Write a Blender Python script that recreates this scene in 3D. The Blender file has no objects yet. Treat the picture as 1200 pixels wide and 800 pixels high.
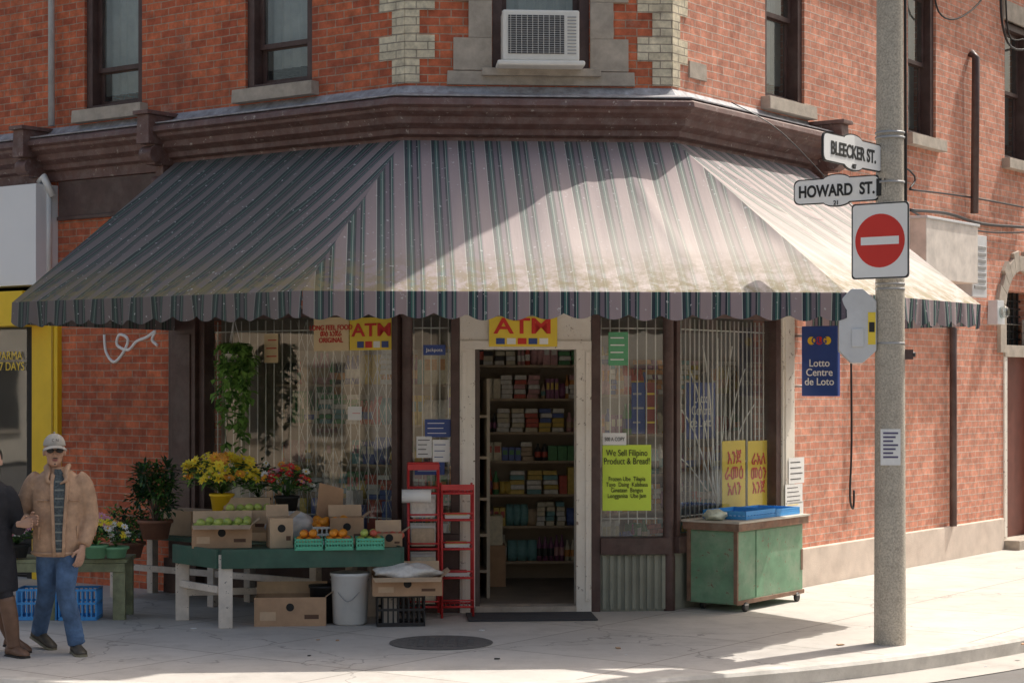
import bpy, bmesh, math, random
from mathutils import Vector as V, Matrix
random.seed(7)
F0=2200.0; CH=2.1; HY=450.0
S=bpy.context.scene
COL=S.collection
# ---------------------------------------------------------------- materials
def _nt(name):
    m=bpy.data.materials.new(name); m.use_nodes=True
    nt=m.node_tree; b=nt.nodes['Principled BSDF']; return m,nt,b
def N(nt,t,**k):
    n=nt.nodes.new(t)
    for a,c in k.items(): setattr(n,a,c)
    return n
def mixc(nt,f,a,b,blend='MIX'):
    n=N(nt,'ShaderNodeMix',data_type='RGBA',blend_type=blend)
    for i,x in ((0,f),(6,a),(7,b)):
        if hasattr(x,'links'): nt.links.new(x,n.inputs[i])
        else: n.inputs[i].default_value=x if i==0 else (*x,1)[:4]
    return n.outputs[2]
def noise(nt,co,scale,detail=5,rough=.6):
    n=N(nt,'ShaderNodeTexNoise'); n.inputs['Scale'].default_value=scale; n.inputs['Detail'].default_value=min(detail,5)
    n.inputs['Roughness'].default_value=rough
    nt.links.new(co,n.inputs['Vector']); return n.outputs['Fac']
def rng(nt,x,a,b,c=0,d=1):
    n=N(nt,'ShaderNodeMapRange'); nt.links.new(x,n.inputs[0])
    for i,q in enumerate((a,b,c,d)): n.inputs[i+1].default_value=q
    return n.outputs[0]
def mth(nt,op,a,b=0):
    n=N(nt,'ShaderNodeMath',operation=op)
    for i,x in ((0,a),(1,b)):
        if hasattr(x,'links'): nt.links.new(x,n.inputs[i])
        else: n.inputs[i].default_value=x
    return n.outputs[0]
def bump(nt,b,h,st=.3,dist=.01):
    n=N(nt,'ShaderNodeBump'); n.inputs['Strength'].default_value=st; n.inputs['Distance'].default_value=dist
    nt.links.new(h,n.inputs['Height']); nt.links.new(n.outputs[0],b.inputs['Normal'])
MC={}
def M(name,col,rough=.7,var=.18,scale=6,bmp=.15,metal=0,dirt=.0,dcol=(.05,.04,.03),bs=90,dscale=3,chip=0,ccol=(.2,.18,.15)):
    if name in MC: return MC[name]
    m,nt,b=_nt(name)
    co=N(nt,'ShaderNodeTexCoord').outputs['Object']
    f=rng(nt,noise(nt,co,scale),.3,.7)
    c=mixc(nt,f,tuple(x*(1-var) for x in col),tuple(min(1,x*(1+var)) for x in col))
    if dirt:
        f2=rng(nt,noise(nt,co,dscale,8,.7),.45,.72,0,dirt); c=mixc(nt,f2,c,dcol)
    if chip:
        f3=rng(nt,noise(nt,co,16,6,.75),.64-chip*.12,.66-chip*.12); c=mixc(nt,f3,c,ccol)
    nt.links.new(c,b.inputs['Base Color'])
    b.inputs['Roughness'].default_value=rough; b.inputs['Metallic'].default_value=metal
    if bmp: bump(nt,b,noise(nt,co,bs,3),bmp,.01)
    MC[name]=m; return m
def brickmat(name,c1,c2,mort,w=.215,h=.075,ms=.006,stain=.35):
    m,nt,b=_nt(name)
    tc=N(nt,'ShaderNodeTexCoord'); uv=tc.outputs['UV']; ob=tc.outputs['Object']
    nz=N(nt,'ShaderNodeTexNoise'); nz.inputs['Scale'].default_value=5; nt.links.new(ob,nz.inputs['Vector'])
    vm=N(nt,'ShaderNodeVectorMath',operation='SCALE'); nt.links.new(nz.outputs['Color'],vm.inputs[0]); vm.inputs[3].default_value=.014
    va=N(nt,'ShaderNodeVectorMath',operation='ADD'); nt.links.new(uv,va.inputs[0]); nt.links.new(vm.outputs[0],va.inputs[1])
    t=N(nt,'ShaderNodeTexBrick'); nt.links.new(va.outputs[0],t.inputs['Vector'])
    t.inputs['Color1'].default_value=(*c1,1); t.inputs['Color2'].default_value=(*c2,1); t.inputs['Mortar'].default_value=(*mort,1)
    t.inputs['Scale'].default_value=1; t.inputs['Mortar Size'].default_value=ms; t.inputs['Brick Width'].default_value=w
    t.inputs['Row Height'].default_value=h; t.inputs['Mortar Smooth'].default_value=.3; t.inputs['Bias'].default_value=-.1
    f=rng(nt,noise(nt,ob,9,6,.7),.3,.7,.62,1.28)
    mul=N(nt,'ShaderNodeVectorMath',operation='SCALE'); nt.links.new(t.outputs['Color'],mul.inputs[0]); nt.links.new(f,mul.inputs[3])
    f2=rng(nt,noise(nt,ob,1.3,7,.65),.46,.72,0,stain)
    c=mixc(nt,f2,mul.outputs[0],(.14,.055,.04))
    f3=rng(nt,noise(nt,ob,2.1,8,.8),.58,.75,0,.45)
    c=mixc(nt,f3,c,(.55,.42,.34))
    nt.links.new(c,b.inputs['Base Color']); b.inputs['Roughness'].default_value=.9
    h1=mth(nt,'ADD',mth(nt,'MULTIPLY',t.outputs['Fac'],-1.0),mth(nt,'MULTIPLY',noise(nt,ob,60,3),.5))
    bump(nt,b,h1,.7,.008)
    MC[name]=m; return m
BR=brickmat('brick_red',(.66,.18,.08),(.43,.10,.05),(.46,.32,.23),stain=.5)
BRR=brickmat('brick_red_sunlit',(.70,.31,.205),(.57,.23,.15),(.64,.50,.41),stain=.15)  # right wall: red brick with sunlight painted in, paler and pinker
QU=brickmat('brick_cream',(.78,.70,.52),(.66,.58,.42),(.36,.31,.24),stain=.15)
STONE=M('stone',(.46,.40,.33),.9,.2,7,.4,dirt=.4,dcol=(.2,.17,.14))
CORN=M('cornice_paint',(.15,.08,.068),.55,.25,5,.25,dirt=.5,dcol=(.27,.22,.21),dscale=9,chip=.1,ccol=(.42,.37,.33))
TRIM=M('brown_trim',(.08,.043,.037),.5,.25,8,.15,dirt=.35,dcol=(.2,.16,.14))
WHT=M('white_worn_paint',(.84,.79,.70),.6,.08,6,.2,dirt=.5,dcol=(.5,.42,.33),chip=.2,ccol=(.3,.24,.19))
DARK=M('dark',(.025,.024,.022),.8,.2,5,0)
LEAD=M('lead_flashing',(.38,.38,.40),.6,.3,12,.3,dirt=.6,dcol=(.13,.08,.07),dscale=10)
BLK=M('black_plastic',(.02,.02,.022),.45,.2,6,.1)
INT=M('interior_wall',(.50,.43,.33),.8,.1,3,0)
STEEL=M('grey_metal',(.40,.40,.40),.45,.1,9,.1,metal=.5)
GRILLE=M('grille_paint',(.85,.83,.77),.5,.1,9,.1)
CARD=M('cardboard',(.52,.33,.20),.85,.12,7,.1,dirt=.15,dcol=(.25,.15,.09))
CARD2=M('cardboard_light',(.64,.46,.30),.85,.12,7,.1)
GRNP=M('green_paint',(.16,.31,.19),.55,.22,5,.15,dirt=.6,dcol=(.36,.42,.31),dscale=4,chip=.2,ccol=(.2,.13,.08))
DGRN=M('dark_green_paint',(.045,.12,.085),.55,.2,5,.15,dirt=.3,dcol=(.18,.18,.14))
WOODG=M('weathered_bench',(.27,.29,.17),.75,.3,9,.25,dirt=.5,dcol=(.12,.1,.08))
RED=M('red_paint',(.60,.04,.04),.4,.15,6,.05,dirt=.2,dcol=(.2,.03,.02))
YEL=M('yellow_paint',(.88,.58,.02),.5,.06,4,.05)
SIGNY=M('sign_yellow',(.90,.66,.06),.45,.05,4,0)
SIGNR=M('sign_red',(.68,.03,.02),.45,.05,4,0)
SIGNW=M('sign_white',(.88,.88,.86),.45,.04,4,0)
SIGNB=M('sign_blue',(.03,.07,.27),.4,.08,4,0)
SIGNK=M('sign_black',(.015,.015,.015),.5,.05,4,0)
LIME=M('lime_paper',(.68,.88,.10),.8,.05,4,0)
PAPER=M('paper',(.82,.82,.80),.8,.06,20,0)
LEAF=M('leaf',(.075,.18,.035),.5,.4,30,0)
LEAF2=M('leaf_light',(.20,.38,.08),.5,.3,30,0)
LEAFD=M('leaf_dark',(.03,.075,.03),.5,.3,30,0)
CONCP=M('pole_concrete',(.50,.45,.37),.9,.35,70,.5,dirt=.35,dcol=(.26,.22,.18),dscale=5,bs=120)
def glassmat(name,k=1.0,tint=(.92,.95,.93),haze=.10):
    m=bpy.data.materials.new(name); m.use_nodes=True; nt=m.node_tree; nt.nodes.clear()
    o=N(nt,'ShaderNodeOutputMaterial'); tr=N(nt,'ShaderNodeBsdfTransparent'); tr.inputs[0].default_value=(*tint,1)
    g=N(nt,'ShaderNodeBsdfGlossy'); g.inputs['Roughness'].default_value=.03
    co=N(nt,'ShaderNodeTexCoord').outputs['Object']
    bp=N(nt,'ShaderNodeBump'); bp.inputs['Strength'].default_value=.03; bp.inputs['Distance'].default_value=.05
    nt.links.new(noise(nt,co,1.5,1),bp.inputs['Height']); nt.links.new(bp.outputs[0],g.inputs['Normal'])
    # Schlick reflectance of a thin pane (same from both sides)
    lw=N(nt,'ShaderNodeLayerWeight'); lw.inputs[0].default_value=.5
    ad=mth(nt,'ADD',mth(nt,'MULTIPLY',mth(nt,'POWER',lw.outputs['Facing'],5.0),.85),.075*k)
    dirt=N(nt,'ShaderNodeBsdfDiffuse'); dirt.inputs[0].default_value=(.6,.58,.52,1)
    mx=N(nt,'ShaderNodeMixShader'); nt.links.new(ad,mx.inputs[0]); nt.links.new(tr.outputs[0],mx.inputs[1]); nt.links.new(g.outputs[0],mx.inputs[2])
    m2=N(nt,'ShaderNodeMixShader'); nt.links.new(rng(nt,noise(nt,co,3,5,.7),.35,.8,.02,haze),m2.inputs[0]); nt.links.new(mx.outputs[0],m2.inputs[1]); nt.links.new(dirt.outputs[0],m2.inputs[2])
    nt.links.new(m2.outputs[0],o.inputs[0]); return m
GLASS=glassmat('shop_glass',1.6); GLASSU=glassmat('upper_glass',2.0,(.8,.85,.85))
def stripemat():
    m,nt,b=_nt('awning_canvas')
    tc=N(nt,'ShaderNodeTexCoord'); sep=N(nt,'ShaderNodeSeparateXYZ'); nt.links.new(tc.outputs['UV'],sep.inputs[0])
    u=mth(nt,'FRACT',mth(nt,'DIVIDE',sep.outputs[0],.245)); r=N(nt,'ShaderNodeValToRGB'); r.color_ramp.interpolation='CONSTANT'
    mau=(.35,.275,.285); nav=(.025,.04,.055); tea=(.045,.13,.115); cre=(.48,.50,.46); lm=(.18,.145,.175)
    st=[(0,mau),(.36,cre),(.385,nav),(.50,tea),(.56,cre),(.575,tea),(.62,nav),(.68,lm),(.82,nav),(.89,cre),(.905,tea),(.96,lm)]
    e=r.color_ramp.elements
    e[0].position=0; e[0].color=(*mau,1); e[1].position=st[1][0]; e[1].color=(*st[1][1],1)
    for p,c in st[2:]:
        q=e.new(p); q.color=(*c,1)
    nt.links.new(u,r.inputs[0]); ob=tc.outputs['Object']
    c=r.outputs[0]
    mp=N(nt,'ShaderNodeMapping'); mp.inputs['Scale'].default_value=(9,1.0,1); nt.links.new(tc.outputs['UV'],mp.inputs[0])
    c=mixc(nt,rng(nt,noise(nt,mp.outputs[0],1.5,6,.7),.42,.85,0,.3),c,(.25,.23,.22))
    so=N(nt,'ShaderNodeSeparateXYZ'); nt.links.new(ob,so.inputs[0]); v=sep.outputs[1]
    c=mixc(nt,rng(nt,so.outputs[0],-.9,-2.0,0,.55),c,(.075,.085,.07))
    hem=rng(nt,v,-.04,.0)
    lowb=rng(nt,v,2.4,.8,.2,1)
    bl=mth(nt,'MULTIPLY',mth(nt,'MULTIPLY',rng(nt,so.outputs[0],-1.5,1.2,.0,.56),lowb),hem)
    c=mixc(nt,bl,c,(.88,.79,.71))  # sunlight painted into the canvas colour, stronger to the right and lower down
    low=mth(nt,'MULTIPLY',mth(nt,'MULTIPLY',rng(nt,v,.0,.75,1,0),hem),rng(nt,noise(nt,ob,7,8,.75),.40,.58))
    c=mixc(nt,mth(nt,'MULTIPLY',low,.75),c,(.25,.20,.08))
    sp=rng(nt,noise(nt,ob,26,2,.5),.69,.72); c=mixc(nt,mth(nt,'MULTIPLY',sp,.6),c,(.7,.7,.7))
    nt.links.new(c,b.inputs['Base Color']); b.inputs['Roughness'].default_value=.9
    bump(nt,b,mth(nt,'ADD',noise(nt,mp.outputs[0],1.2,3),mth(nt,'MULTIPLY',noise(nt,ob,25,4),.2)),.3,.02)
    tl=N(nt,'ShaderNodeBsdfTranslucent'); nt.links.new(c,tl.inputs[0]); mx=N(nt,'ShaderNodeMixShader'); mx.inputs[0].default_value=.15
    o=nt.nodes['Material Output']; nt.links.new(b.outputs[0],mx.inputs[1]); nt.links.new(tl.outputs[0],mx.inputs[2]); nt.links.new(mx.outputs[0],o.inputs[0])
    return m
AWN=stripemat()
def concrete(name,base,dark,slab=1.5,rot=.63):
    m,nt,b=_nt(name); ob=N(nt,'ShaderNodeTexCoord').outputs['Object']
    mp=N(nt,'ShaderNodeMapping'); mp.inputs['Rotation'].default_value=(0,0,rot); nt.links.new(ob,mp.inputs[0])
    f=rng(nt,noise(nt,ob,.9,9,.65),.3,.7); c=mixc(nt,f,base,tuple(x*.78 for x in base))
    c=mixc(nt,rng(nt,noise(nt,ob,2.7,9,.75),.48,.70,0,.55),c,dark)
    c=mixc(nt,rng(nt,noise(nt,ob,70,3,.7),.35,.7,0,.22),c,dark)
    h=noise(nt,ob,120,3)
    if slab:
        t=N(nt,'ShaderNodeTexBrick',offset=0); nt.links.new(mp.outputs[0],t.inputs['Vector'])
        t.inputs['Scale'].default_value=1; t.inputs['Brick Width'].default_value=slab; t.inputs['Row Height'].default_value=slab
        t.inputs['Mortar Size'].default_value=.008; t.inputs['Mortar Smooth'].default_value=.2
        t.inputs['Color1'].default_value=(1,1,1,1); t.inputs['Color2'].default_value=(.88,.88,.88,1); t.inputs['Mortar'].default_value=(.5,.47,.44,1)
        c=mixc(nt,1.0,c,t.outputs['Color'],'MULTIPLY')
    vo=N(nt,'ShaderNodeTexVoronoi'); vo.inputs['Scale'].default_value=2.2; nt.links.new(ob,vo.inputs['Vector'])
    c=mixc(nt,rng(nt,vo.outputs['Distance'],.035,.05,.4,0),c,(.15,.15,.15))
    v2=N(nt,'ShaderNodeTexVoronoi',feature='DISTANCE_TO_EDGE'); v2.inputs['Scale'].default_value=.32
    wz=N(nt,'ShaderNodeTexNoise'); wz.inputs['Scale'].default_value=2.5; wz.inputs['Detail'].default_value=4; nt.links.new(ob,wz.inputs['Vector'])
    wa=N(nt,'ShaderNodeVectorMath',operation='MULTIPLY_ADD'); nt.links.new(wz.outputs['Color'],wa.inputs[0]); wa.inputs[1].default_value=(.6,.6,.6); nt.links.new(ob,wa.inputs[2])
    nt.links.new(wa.outputs[0],v2.inputs['Vector'])
    c=mixc(nt,rng(nt,v2.outputs['Distance'],.001,.004,.5,0),c,(.14,.12,.11))
    nt.links.new(c,b.inputs['Base Color']); b.inputs['Roughness'].default_value=.9; bump(nt,b,h,.3,.006); return m
SIDE=concrete('sidewalk_concrete',(.66,.615,.56),(.40,.365,.325))
ROAD=concrete('asphalt_worn',(.19,.18,.17),(.12,.115,.11),0)
KERB=M('kerb_concrete',(.56,.53,.48),.9,.2,4,.4,dirt=.4,dcol=(.28,.25,.22))
# ---------------------------------------------------------------- builders
class Fr:
    def __init__(s,o,d,n): s.o=V(o);s.d=V(d);s.n=V(n)
    def P(s,t,n,z): return V((s.o.x+s.d.x*t+s.n.x*n, s.o.y+s.d.y*t+s.n.y*n, s.o.z+z))
def frame(x,y,a=0,z=0):
    a=math.radians(a); return Fr((x,y,z),(math.cos(a),math.sin(a),0),(math.sin(a),-math.cos(a),0))
dR=V((.5906,.8070,0)); dL=V((-.8070,.5906,0)); nR=V((.8070,-.5906,0)); nL=V((-.5906,-.8070,0))
A=V((-.98,17.24,0)); B=V((1.48,17.41,0)); dF=(B-A).normalized(); nF=V((dF.y,-dF.x,0)); WF=(B-A).length
L=Fr(A,dL,nL); R=Fr(B,dR,nR); FF=Fr(A,dF,nF)
def TP(fr,px,n=0):
    o=fr.P(0,n,0); k=(px-600)/F0; return (k*o.y-o.x)/(fr.d.x-k*fr.d.y)
def ZP(fr,t,n,py): return CH+(HY-py)*fr.P(t,n,0).y/F0
def G(px,py,z=0):
    Y=F0*(CH-z)/(py-HY); return V(((px-600)/F0*Y,Y,z))
def cor(c,n):
    n1,n2,P=(nL,nF,A) if c=='A' else (nF,nR,B)
    a=P.dot(n1)+n; b=P.dot(n2)+n; D=n1.x*n2.y-n1.y*n2.x
    return V(((a*n2.y-b*n1.y)/D,(n1.x*b-n2.x*a)/D,0))
class MB:
    def __init__(s): s.v=[];s.f=[];s.m=[];s.uv=[];s.sm=[];s.mats=[]
    def mi(s,m):
        if m not in s.mats: s.mats.append(m)
        return s.mats.index(m)
    def poly(s,pts,mat,uv=None,sm=False):
        k=len(s.v); s.v+= [tuple(p) for p in pts]; s.f.append(tuple(range(k,k+len(pts)))); s.m.append(s.mi(mat)); s.sm.append(sm)
        s.uv.append(uv or [(p[0],p[1]) for p in pts])
    def box(s,fr,t0,t1,n0,n1,z0,z1,mat,tap=0):
        k=len(s.v)
        for z in (z0,z1):
            q=tap if z==z1 else 0
            for (t,n) in ((t0+q,n0+q),(t1-q,n0+q),(t1-q,n1-q),(t0+q,n1-q)): s.v.append(tuple(fr.P(t,n,z)))
        c=[(t0,n0,z0),(t1,n0,z0),(t1,n1,z0),(t0,n1,z0),(t0,n0,z1),(t1,n0,z1),(t1,n1,z1),(t0,n1,z1)]
        for f,ax in (((0,3,2,1),2),((4,5,6,7),2),((0,1,5,4),1),((2,3,7,6),1),((1,2,6,5),0),((3,0,4,7),0)):
            s.f.append(tuple(k+i for i in f)); s.m.append(s.mi(mat)); s.sm.append(False)
            s.uv.append([(c[i][0],c[i][1]) if ax==2 else (c[i][0],c[i][2]) if ax==1 else (c[i][1],c[i][2]) for i in f])
    def grid(s,rows,mat,close=False,sm=True,uv=None,capa=False,capb=False):
        k=len(s.v); w=len(rows[0]); mi=s.mi(mat)
        for r in rows: s.v+=[tuple(p) for p in r]
        for i in range(len(rows)-1):
            for j in range(w if close else w-1):
                j2=(j+1)%w; s.f.append((k+i*w+j,k+i*w+j2,k+(i+1)*w+j2,k+(i+1)*w+j)); s.m.append(mi); s.sm.append(sm)
                s.uv.append([uv[i][j],uv[i][j2],uv[i+1][j2],uv[i+1][j]] if uv else [(j,i),(j+1,i),(j+1,i+1),(j,i+1)])
        for c,i in ((capa,0),(capb,len(rows)-1)):
            if c:
                s.f.append(tuple(k+i*w+j for j in range(w))); s.m.append(mi); s.sm.append(False); s.uv.append([(0,0)]*w)
    def tube(s,pts,r,mat,seg=8,sub=0,cap=True,ell=1.0):
        pts=[V(p) for p in pts]; rr=list(r) if hasattr(r,'__len__') else [r]*len(pts)
        if sub:
            P=[];Q=[]
            for i in range(len(pts)-1):
                p0=pts[max(0,i-1)];p1=pts[i];p2=pts[i+1];p3=pts[min(len(pts)-1,i+2)]
                for j in range(sub):
                    t=j/sub; P.append(.5*((2*p1)+(p2-p0)*t+(2*p0-5*p1+4*p2-p3)*t*t+(3*p1-p0-3*p2+p3)*t**3)); Q.append(rr[i]*(1-t)+rr[i+1]*t)
            P.append(pts[-1]);Q.append(rr[-1]); pts=P; rr=Q
        rows=[]; d0=(pts[1]-pts[0]).normalized(); x=d0.orthogonal().normalized()
        for i,p in enumerate(pts):
            d=(pts[min(i+1,len(pts)-1)]-pts[max(i-1,0)]).normalized()
            x=(x-d*x.dot(d)); x=x.normalized() if x.length>1e-6 else d.orthogonal().normalized(); y=d.cross(x)
            rows.append([p+(x*math.cos(a)+y*math.sin(a)*ell)*rr[i] for a in [2*math.pi*k/seg for k in range(seg)]])
        s.grid(rows,mat,True,capa=cap,capb=cap)
    def lathe(s,c,prof,mat,seg=20,cap=True,axis=None,ry=1.0):
        c=V(c); rows=[]
        q=V(axis).normalized().to_track_quat('Z','Y') if axis is not None else None
        for r,z in prof:
            row=[]
            for k in range(seg):
                a=2*math.pi*k/seg; p=V((r*math.cos(a),r*math.sin(a)*ry,z)); row.append(c+(q@p if q else p))
            rows.append(row)
        s.grid(rows,mat,True,capa=cap,capb=cap)
    def ell(s,c,rx,ry,rz,mat,seg=12,rings=8,rot=None,z0=-1,z1=1):
        c=V(c); rows=[]
        for i in range(rings+1):
            zz=z0+(z1-z0)*i/rings; ph=math.asin(max(-.999,min(.999,zz))); row=[]
            if z0==-1 and z1==1: ph=-math.pi/2*.985+math.pi*.985*i/rings
            for k in range(seg):
                a=2*math.pi*k/seg; p=V((rx*math.cos(ph)*math.cos(a),ry*math.cos(ph)*math.sin(a),rz*math.sin(ph)))
                row.append(c+(rot@p if rot else p))
            rows.append(row)
        s.grid(rows,mat,True,capa=True,capb=True)
    def leaf(s,p,d,up,l,w,mat):
        d=d.normalized(); sd=d.cross(up); sd=sd.normalized() if sd.length>1e-4 else d.orthogonal().normalized()
        nn=sd.cross(d); p=V(p)
        s.poly([p,p+d*l*.45+sd*w+nn*l*.08,p+d*l-nn*l*.12,p+d*l*.45-sd*w+nn*l*.08],mat)
    def obj(s,name,parent=None,bev=0,remesh=0,smooth=0,mat=None):
        me=bpy.data.meshes.new(name); me.from_pydata(s.v,[],s.f)
        for m in s.mats: me.materials.append(m)
        ul=me.uv_layers.new(name='UVMap'); fl=[c for u in s.uv for p in u for c in p]; ul.data.foreach_set('uv',fl)
        me.polygons.foreach_set('material_index',s.m); me.polygons.foreach_set('use_smooth',s.sm)
        bm=bmesh.new(); bm.from_mesh(me); bmesh.ops.recalc_face_normals(bm,faces=bm.faces); bm.to_mesh(me); bm.free()
        o=bpy.data.objects.new(name,me); COL.objects.link(o)
        if remesh:
            md=o.modifiers.new('r','REMESH'); md.mode='VOXEL'; md.voxel_size=remesh; md.use_smooth_shade=True
            if smooth:
                sm=o.modifiers.new('s','SMOOTH'); sm.iterations=smooth; sm.factor=.6
        if bev:
            md=o.modifiers.new('b','BEVEL'); md.width=bev; md.segments=2; md.limit_method='ANGLE'; md.angle_limit=.6
        if parent: o.parent=parent
        return o
def empty(name,loc=(0,0,0)):
    e=bpy.data.objects.new(name,None); COL.objects.link(e); e.empty_display_size=.2; return e
def text(parent,body,c,right,size,mat,ext=.0015,sx=1,name='lettering',bold=0,up=(0,0,1)):
    cu=bpy.data.curves.new(name,'FONT'); cu.body=body; cu.size=size; cu.align_x='CENTER'; cu.align_y='CENTER'; cu.extrude=ext; cu.offset=bold
    cu.space_line=.9
    cu.materials.append(mat); o=bpy.data.objects.new(name,cu); COL.objects.link(o)
    X=V(right).normalized(); Y=V(up); Z=X.cross(Y).normalized(); Y=Z.cross(X)
    m=Matrix(((X.x*sx,Y.x,Z.x,c[0]),(X.y*sx,Y.y,Z.y,c[1]),(X.z*sx,Y.z,Z.z,c[2]),(0,0,0,1))); o.matrix_world=m
    if parent: o.parent=parent
    return o
# ---------------------------------------------------------------- ground
HR=8.2
def bez():
    nl=A.dot(nL)+5.2; nr=B.dot(nR)+3.5; C=nL*nl+nR*nr
    pts=[C+dL*60]
    for i in range(41):
        t=i/40; pts.append(C+dL*((1-t)**2*8.8)+dR*(t*t*9.3))
    pts.append(C+dR*60); return pts
kp=bez()
mb=MB(); mb.poly([(-600,-600,-.125),(600,-600,-.125),(600,600,-.125),(-600,600,-.125)],ROAD); mb.obj('asphalt_road')
PC=A+dL*16+dR*16
def off(pts,d):
    o=[]
    for i,p in enumerate(pts):
        q=(pts[min(i+1,len(pts)-1)]-pts[max(i-1,0)]).normalized(); o.append(p+V((-q.y,q.x,0))*d)
    return o
kin=off(kp,.16); mb=MB()
mb.poly([(p.x,p.y,0) for p in kin]+[tuple(kin[-1]+dL*80)],SIDE); mb.obj('sidewalk')
mb=MB()
rows=[[V((p.x,p.y,z)) for p,z in ((a,-.13),(a,-.02),(a+(b-a)*.15,.004),(b,.004),(b,-.1))] for a,b in zip(kp,kin)]
mb.grid(rows,KERB,sm=False); mb.obj('kerb')
gut=off(kp,-.45); mb=MB(); mb.grid([[V((a.x,a.y,-.119)),V((b.x,b.y,-.119))] for a,b in zip(kp,gut)],M('gutter_concrete',(.46,.43,.39),.9,.25,3,.3,dirt=.4,dcol=(.22,.2,.17)),sm=False); mb.obj('gutter')
def row_house(fr,t0,w,dep,h,mat,name='row_house'):
    mb=MB(); mb.box(fr,t0,t0+w,-dep,0,0,h,mat); mb.box(fr,t0-.1,t0+w+.1,-.2,.3,h,h+.35,STONE)
    for fl in range(int(h//3)):
        for k in range(int(w//2)):
            a=t0+.6+k*2; z=.9+fl*3
            mb.box(fr,a,a+1.0,-.1,.04,z,z+1.7,DARK); mb.box(fr,a-.1,a+1.1,0,.12,z-.12,z,STONE); mb.box(fr,a-.1,a+1.1,0,.06,z+1.7,z+1.9,STONE)
    mb.obj(name)
BRB=M('buff_render',(.50,.41,.31),.9,.15,2,.2); STU=M('stucco_light',(.66,.61,.53),.9,.1,2,.2); GRS=M('grey_render',(.40,.37,.34),.9,.15,2,.2)
LO=Fr(A+nL*19,dL,-nL); RO=Fr(B+nR*16,dR,-nR)
for i,(m,h) in enumerate([(STU,5),(GRS,6.2),(BRB,5.5),(STU,6),(BRB,5),(STU,6)]):
    row_house(LO,2+i*7.5,7.2,9,h,m)
for i,(m,h) in enumerate([(STU,5),(BRB,6),(GRS,6),(STU,6),(STU,6)]):
    row_house(RO,2+i*7.5,7.2,9,h,m)
BO=Fr(V((-12,-13,0)),V((1,0,0)),V((0,1,0)))
for i,(m,h) in enumerate([(STU,6),(BRB,6.5),(STU,6),(GRS,6)]):
    row_house(BO,i*7.3,7.0,9,h,m)
BARK=M('bark',(.16,.12,.09),.9,.3,20,.4)
def tree(x,y,h,seed):
    rnd=random.Random(seed); mb=MB()
    def br(p,d,l,r,dep):
        q=p+d*l; m=p+d*l*.5+V((rnd.uniform(-1,1),rnd.uniform(-1,1),0))*l*.06
        mb.tube([p,m,q],[r,r*.85,r*.68],BARK,6 if dep>2 else 4,cap=False)
        if dep==0: return
        for k in range(3 if dep>3 else rnd.choice((2,3,3))):
            a=rnd.uniform(0,6.28); s=rnd.uniform(.35,.75); nd=(d+V((math.cos(a),math.sin(a),rnd.uniform(-.1,.5)))*s).normalized()
            br(p+d*l*rnd.uniform(.75,1),nd,l*rnd.uniform(.62,.8),r*.62,dep-1)
    br(V((x,y,-.1)),V((0,0,1)),h*.3,h*.022,5); mb.obj('bare_tree')
tree(-14,11,10,3); tree(-17.5,16.5,9,5); tree(13.5,26,9,9)
# ---------------------------------------------------------------- corner store building
bld=empty('corner_store_building')
def wall(mb,fr,t0,t1,z0,z1,ops,mat,th=.3):
    ts=sorted({t0,t1}|{a for o in ops for a in o[:2]}); zs=sorted({z0,z1}|{a for o in ops for a in o[2:]})
    ts=[t for t in ts if t0<=t<=t1]; zs=[z for z in zs if z0<=z<=z1]
    def solid(i,j):
        if i<0 or j<0 or i>=len(ts)-1 or j>=len(zs)-1: return False
        c=((ts[i]+ts[i+1])/2,(zs[j]+zs[j+1])/2)
        return not any(o[0]<c[0]<o[1] and o[2]<c[1]<o[3] for o in ops)
    for i in range(len(ts)-1):
        for j in range(len(zs)-1):
            if not solid(i,j): continue
            a,b,c,d=ts[i],ts[i+1],zs[j],zs[j+1]; u=[(a,c),(b,c),(b,d),(a,d)]
            mb.poly([fr.P(a,0,c),fr.P(b,0,c),fr.P(b,0,d),fr.P(a,0,d)],mat,u)
            mb.poly([fr.P(a,-th,c),fr.P(b,-th,c),fr.P(b,-th,d),fr.P(a,-th,d)],INT,u)
            for (e,f,x) in ((i-1,j,a),(i+1,j,b)):
                if not solid(e,f): mb.poly([fr.P(x,0,c),fr.P(x,-th,c),fr.P(x,-th,d),fr.P(x,0,d)],mat,[(0,c),(th,c),(th,d),(0,d)])
            for (e,f,z) in ((i,j-1,c),(i,j+1,d)):
                if not solid(e,f): mb.poly([fr.P(a,0,z),fr.P(b,0,z),fr.P(b,-th,z),fr.P(a,-th,z)],mat,[(a,0),(b,0),(b,th),(a,th)])
WB,WT=4.98,6.75
Lw=[(1.15,2.03),(3.50,4.38),(6.2,7.1),(8.6,9.5),(11,11.9)]; Rw=[(1.80,2.65),(5.2,6.0),(8.15,9.0),(11,11.9)]; Fw=(.80,1.70)
mb=MB(); wall(mb,L,0,16,0,HR,[(0,2.66,0,2.82),(4.78,10,0,3.4)]+[(a,b,WB,WT) for a,b in Lw],BR)
wall(mb,FF,0,WF,0,HR,[(0,WF,0,2.82),(Fw[0],Fw[1],WB,WT)],BR)
wall(mb,R,0,16,0,HR,[(0,2.10,0,2.82),(8.1,9.15,0,3.3)]+[(a,b,WB,WT) for a,b in Rw],BRR)
PLm=A+dL*16; PRm=B+dR*16
for a,b in ((PLm,PC),(PC,PRm)): mb.poly([(a.x,a.y,0),(b.x,b.y,0),(b.x,b.y,HR),(a.x,a.y,HR)],BR,[(0,0),(16,0),(16,HR),(0,HR)])
mb.obj('walls',bld)
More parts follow.
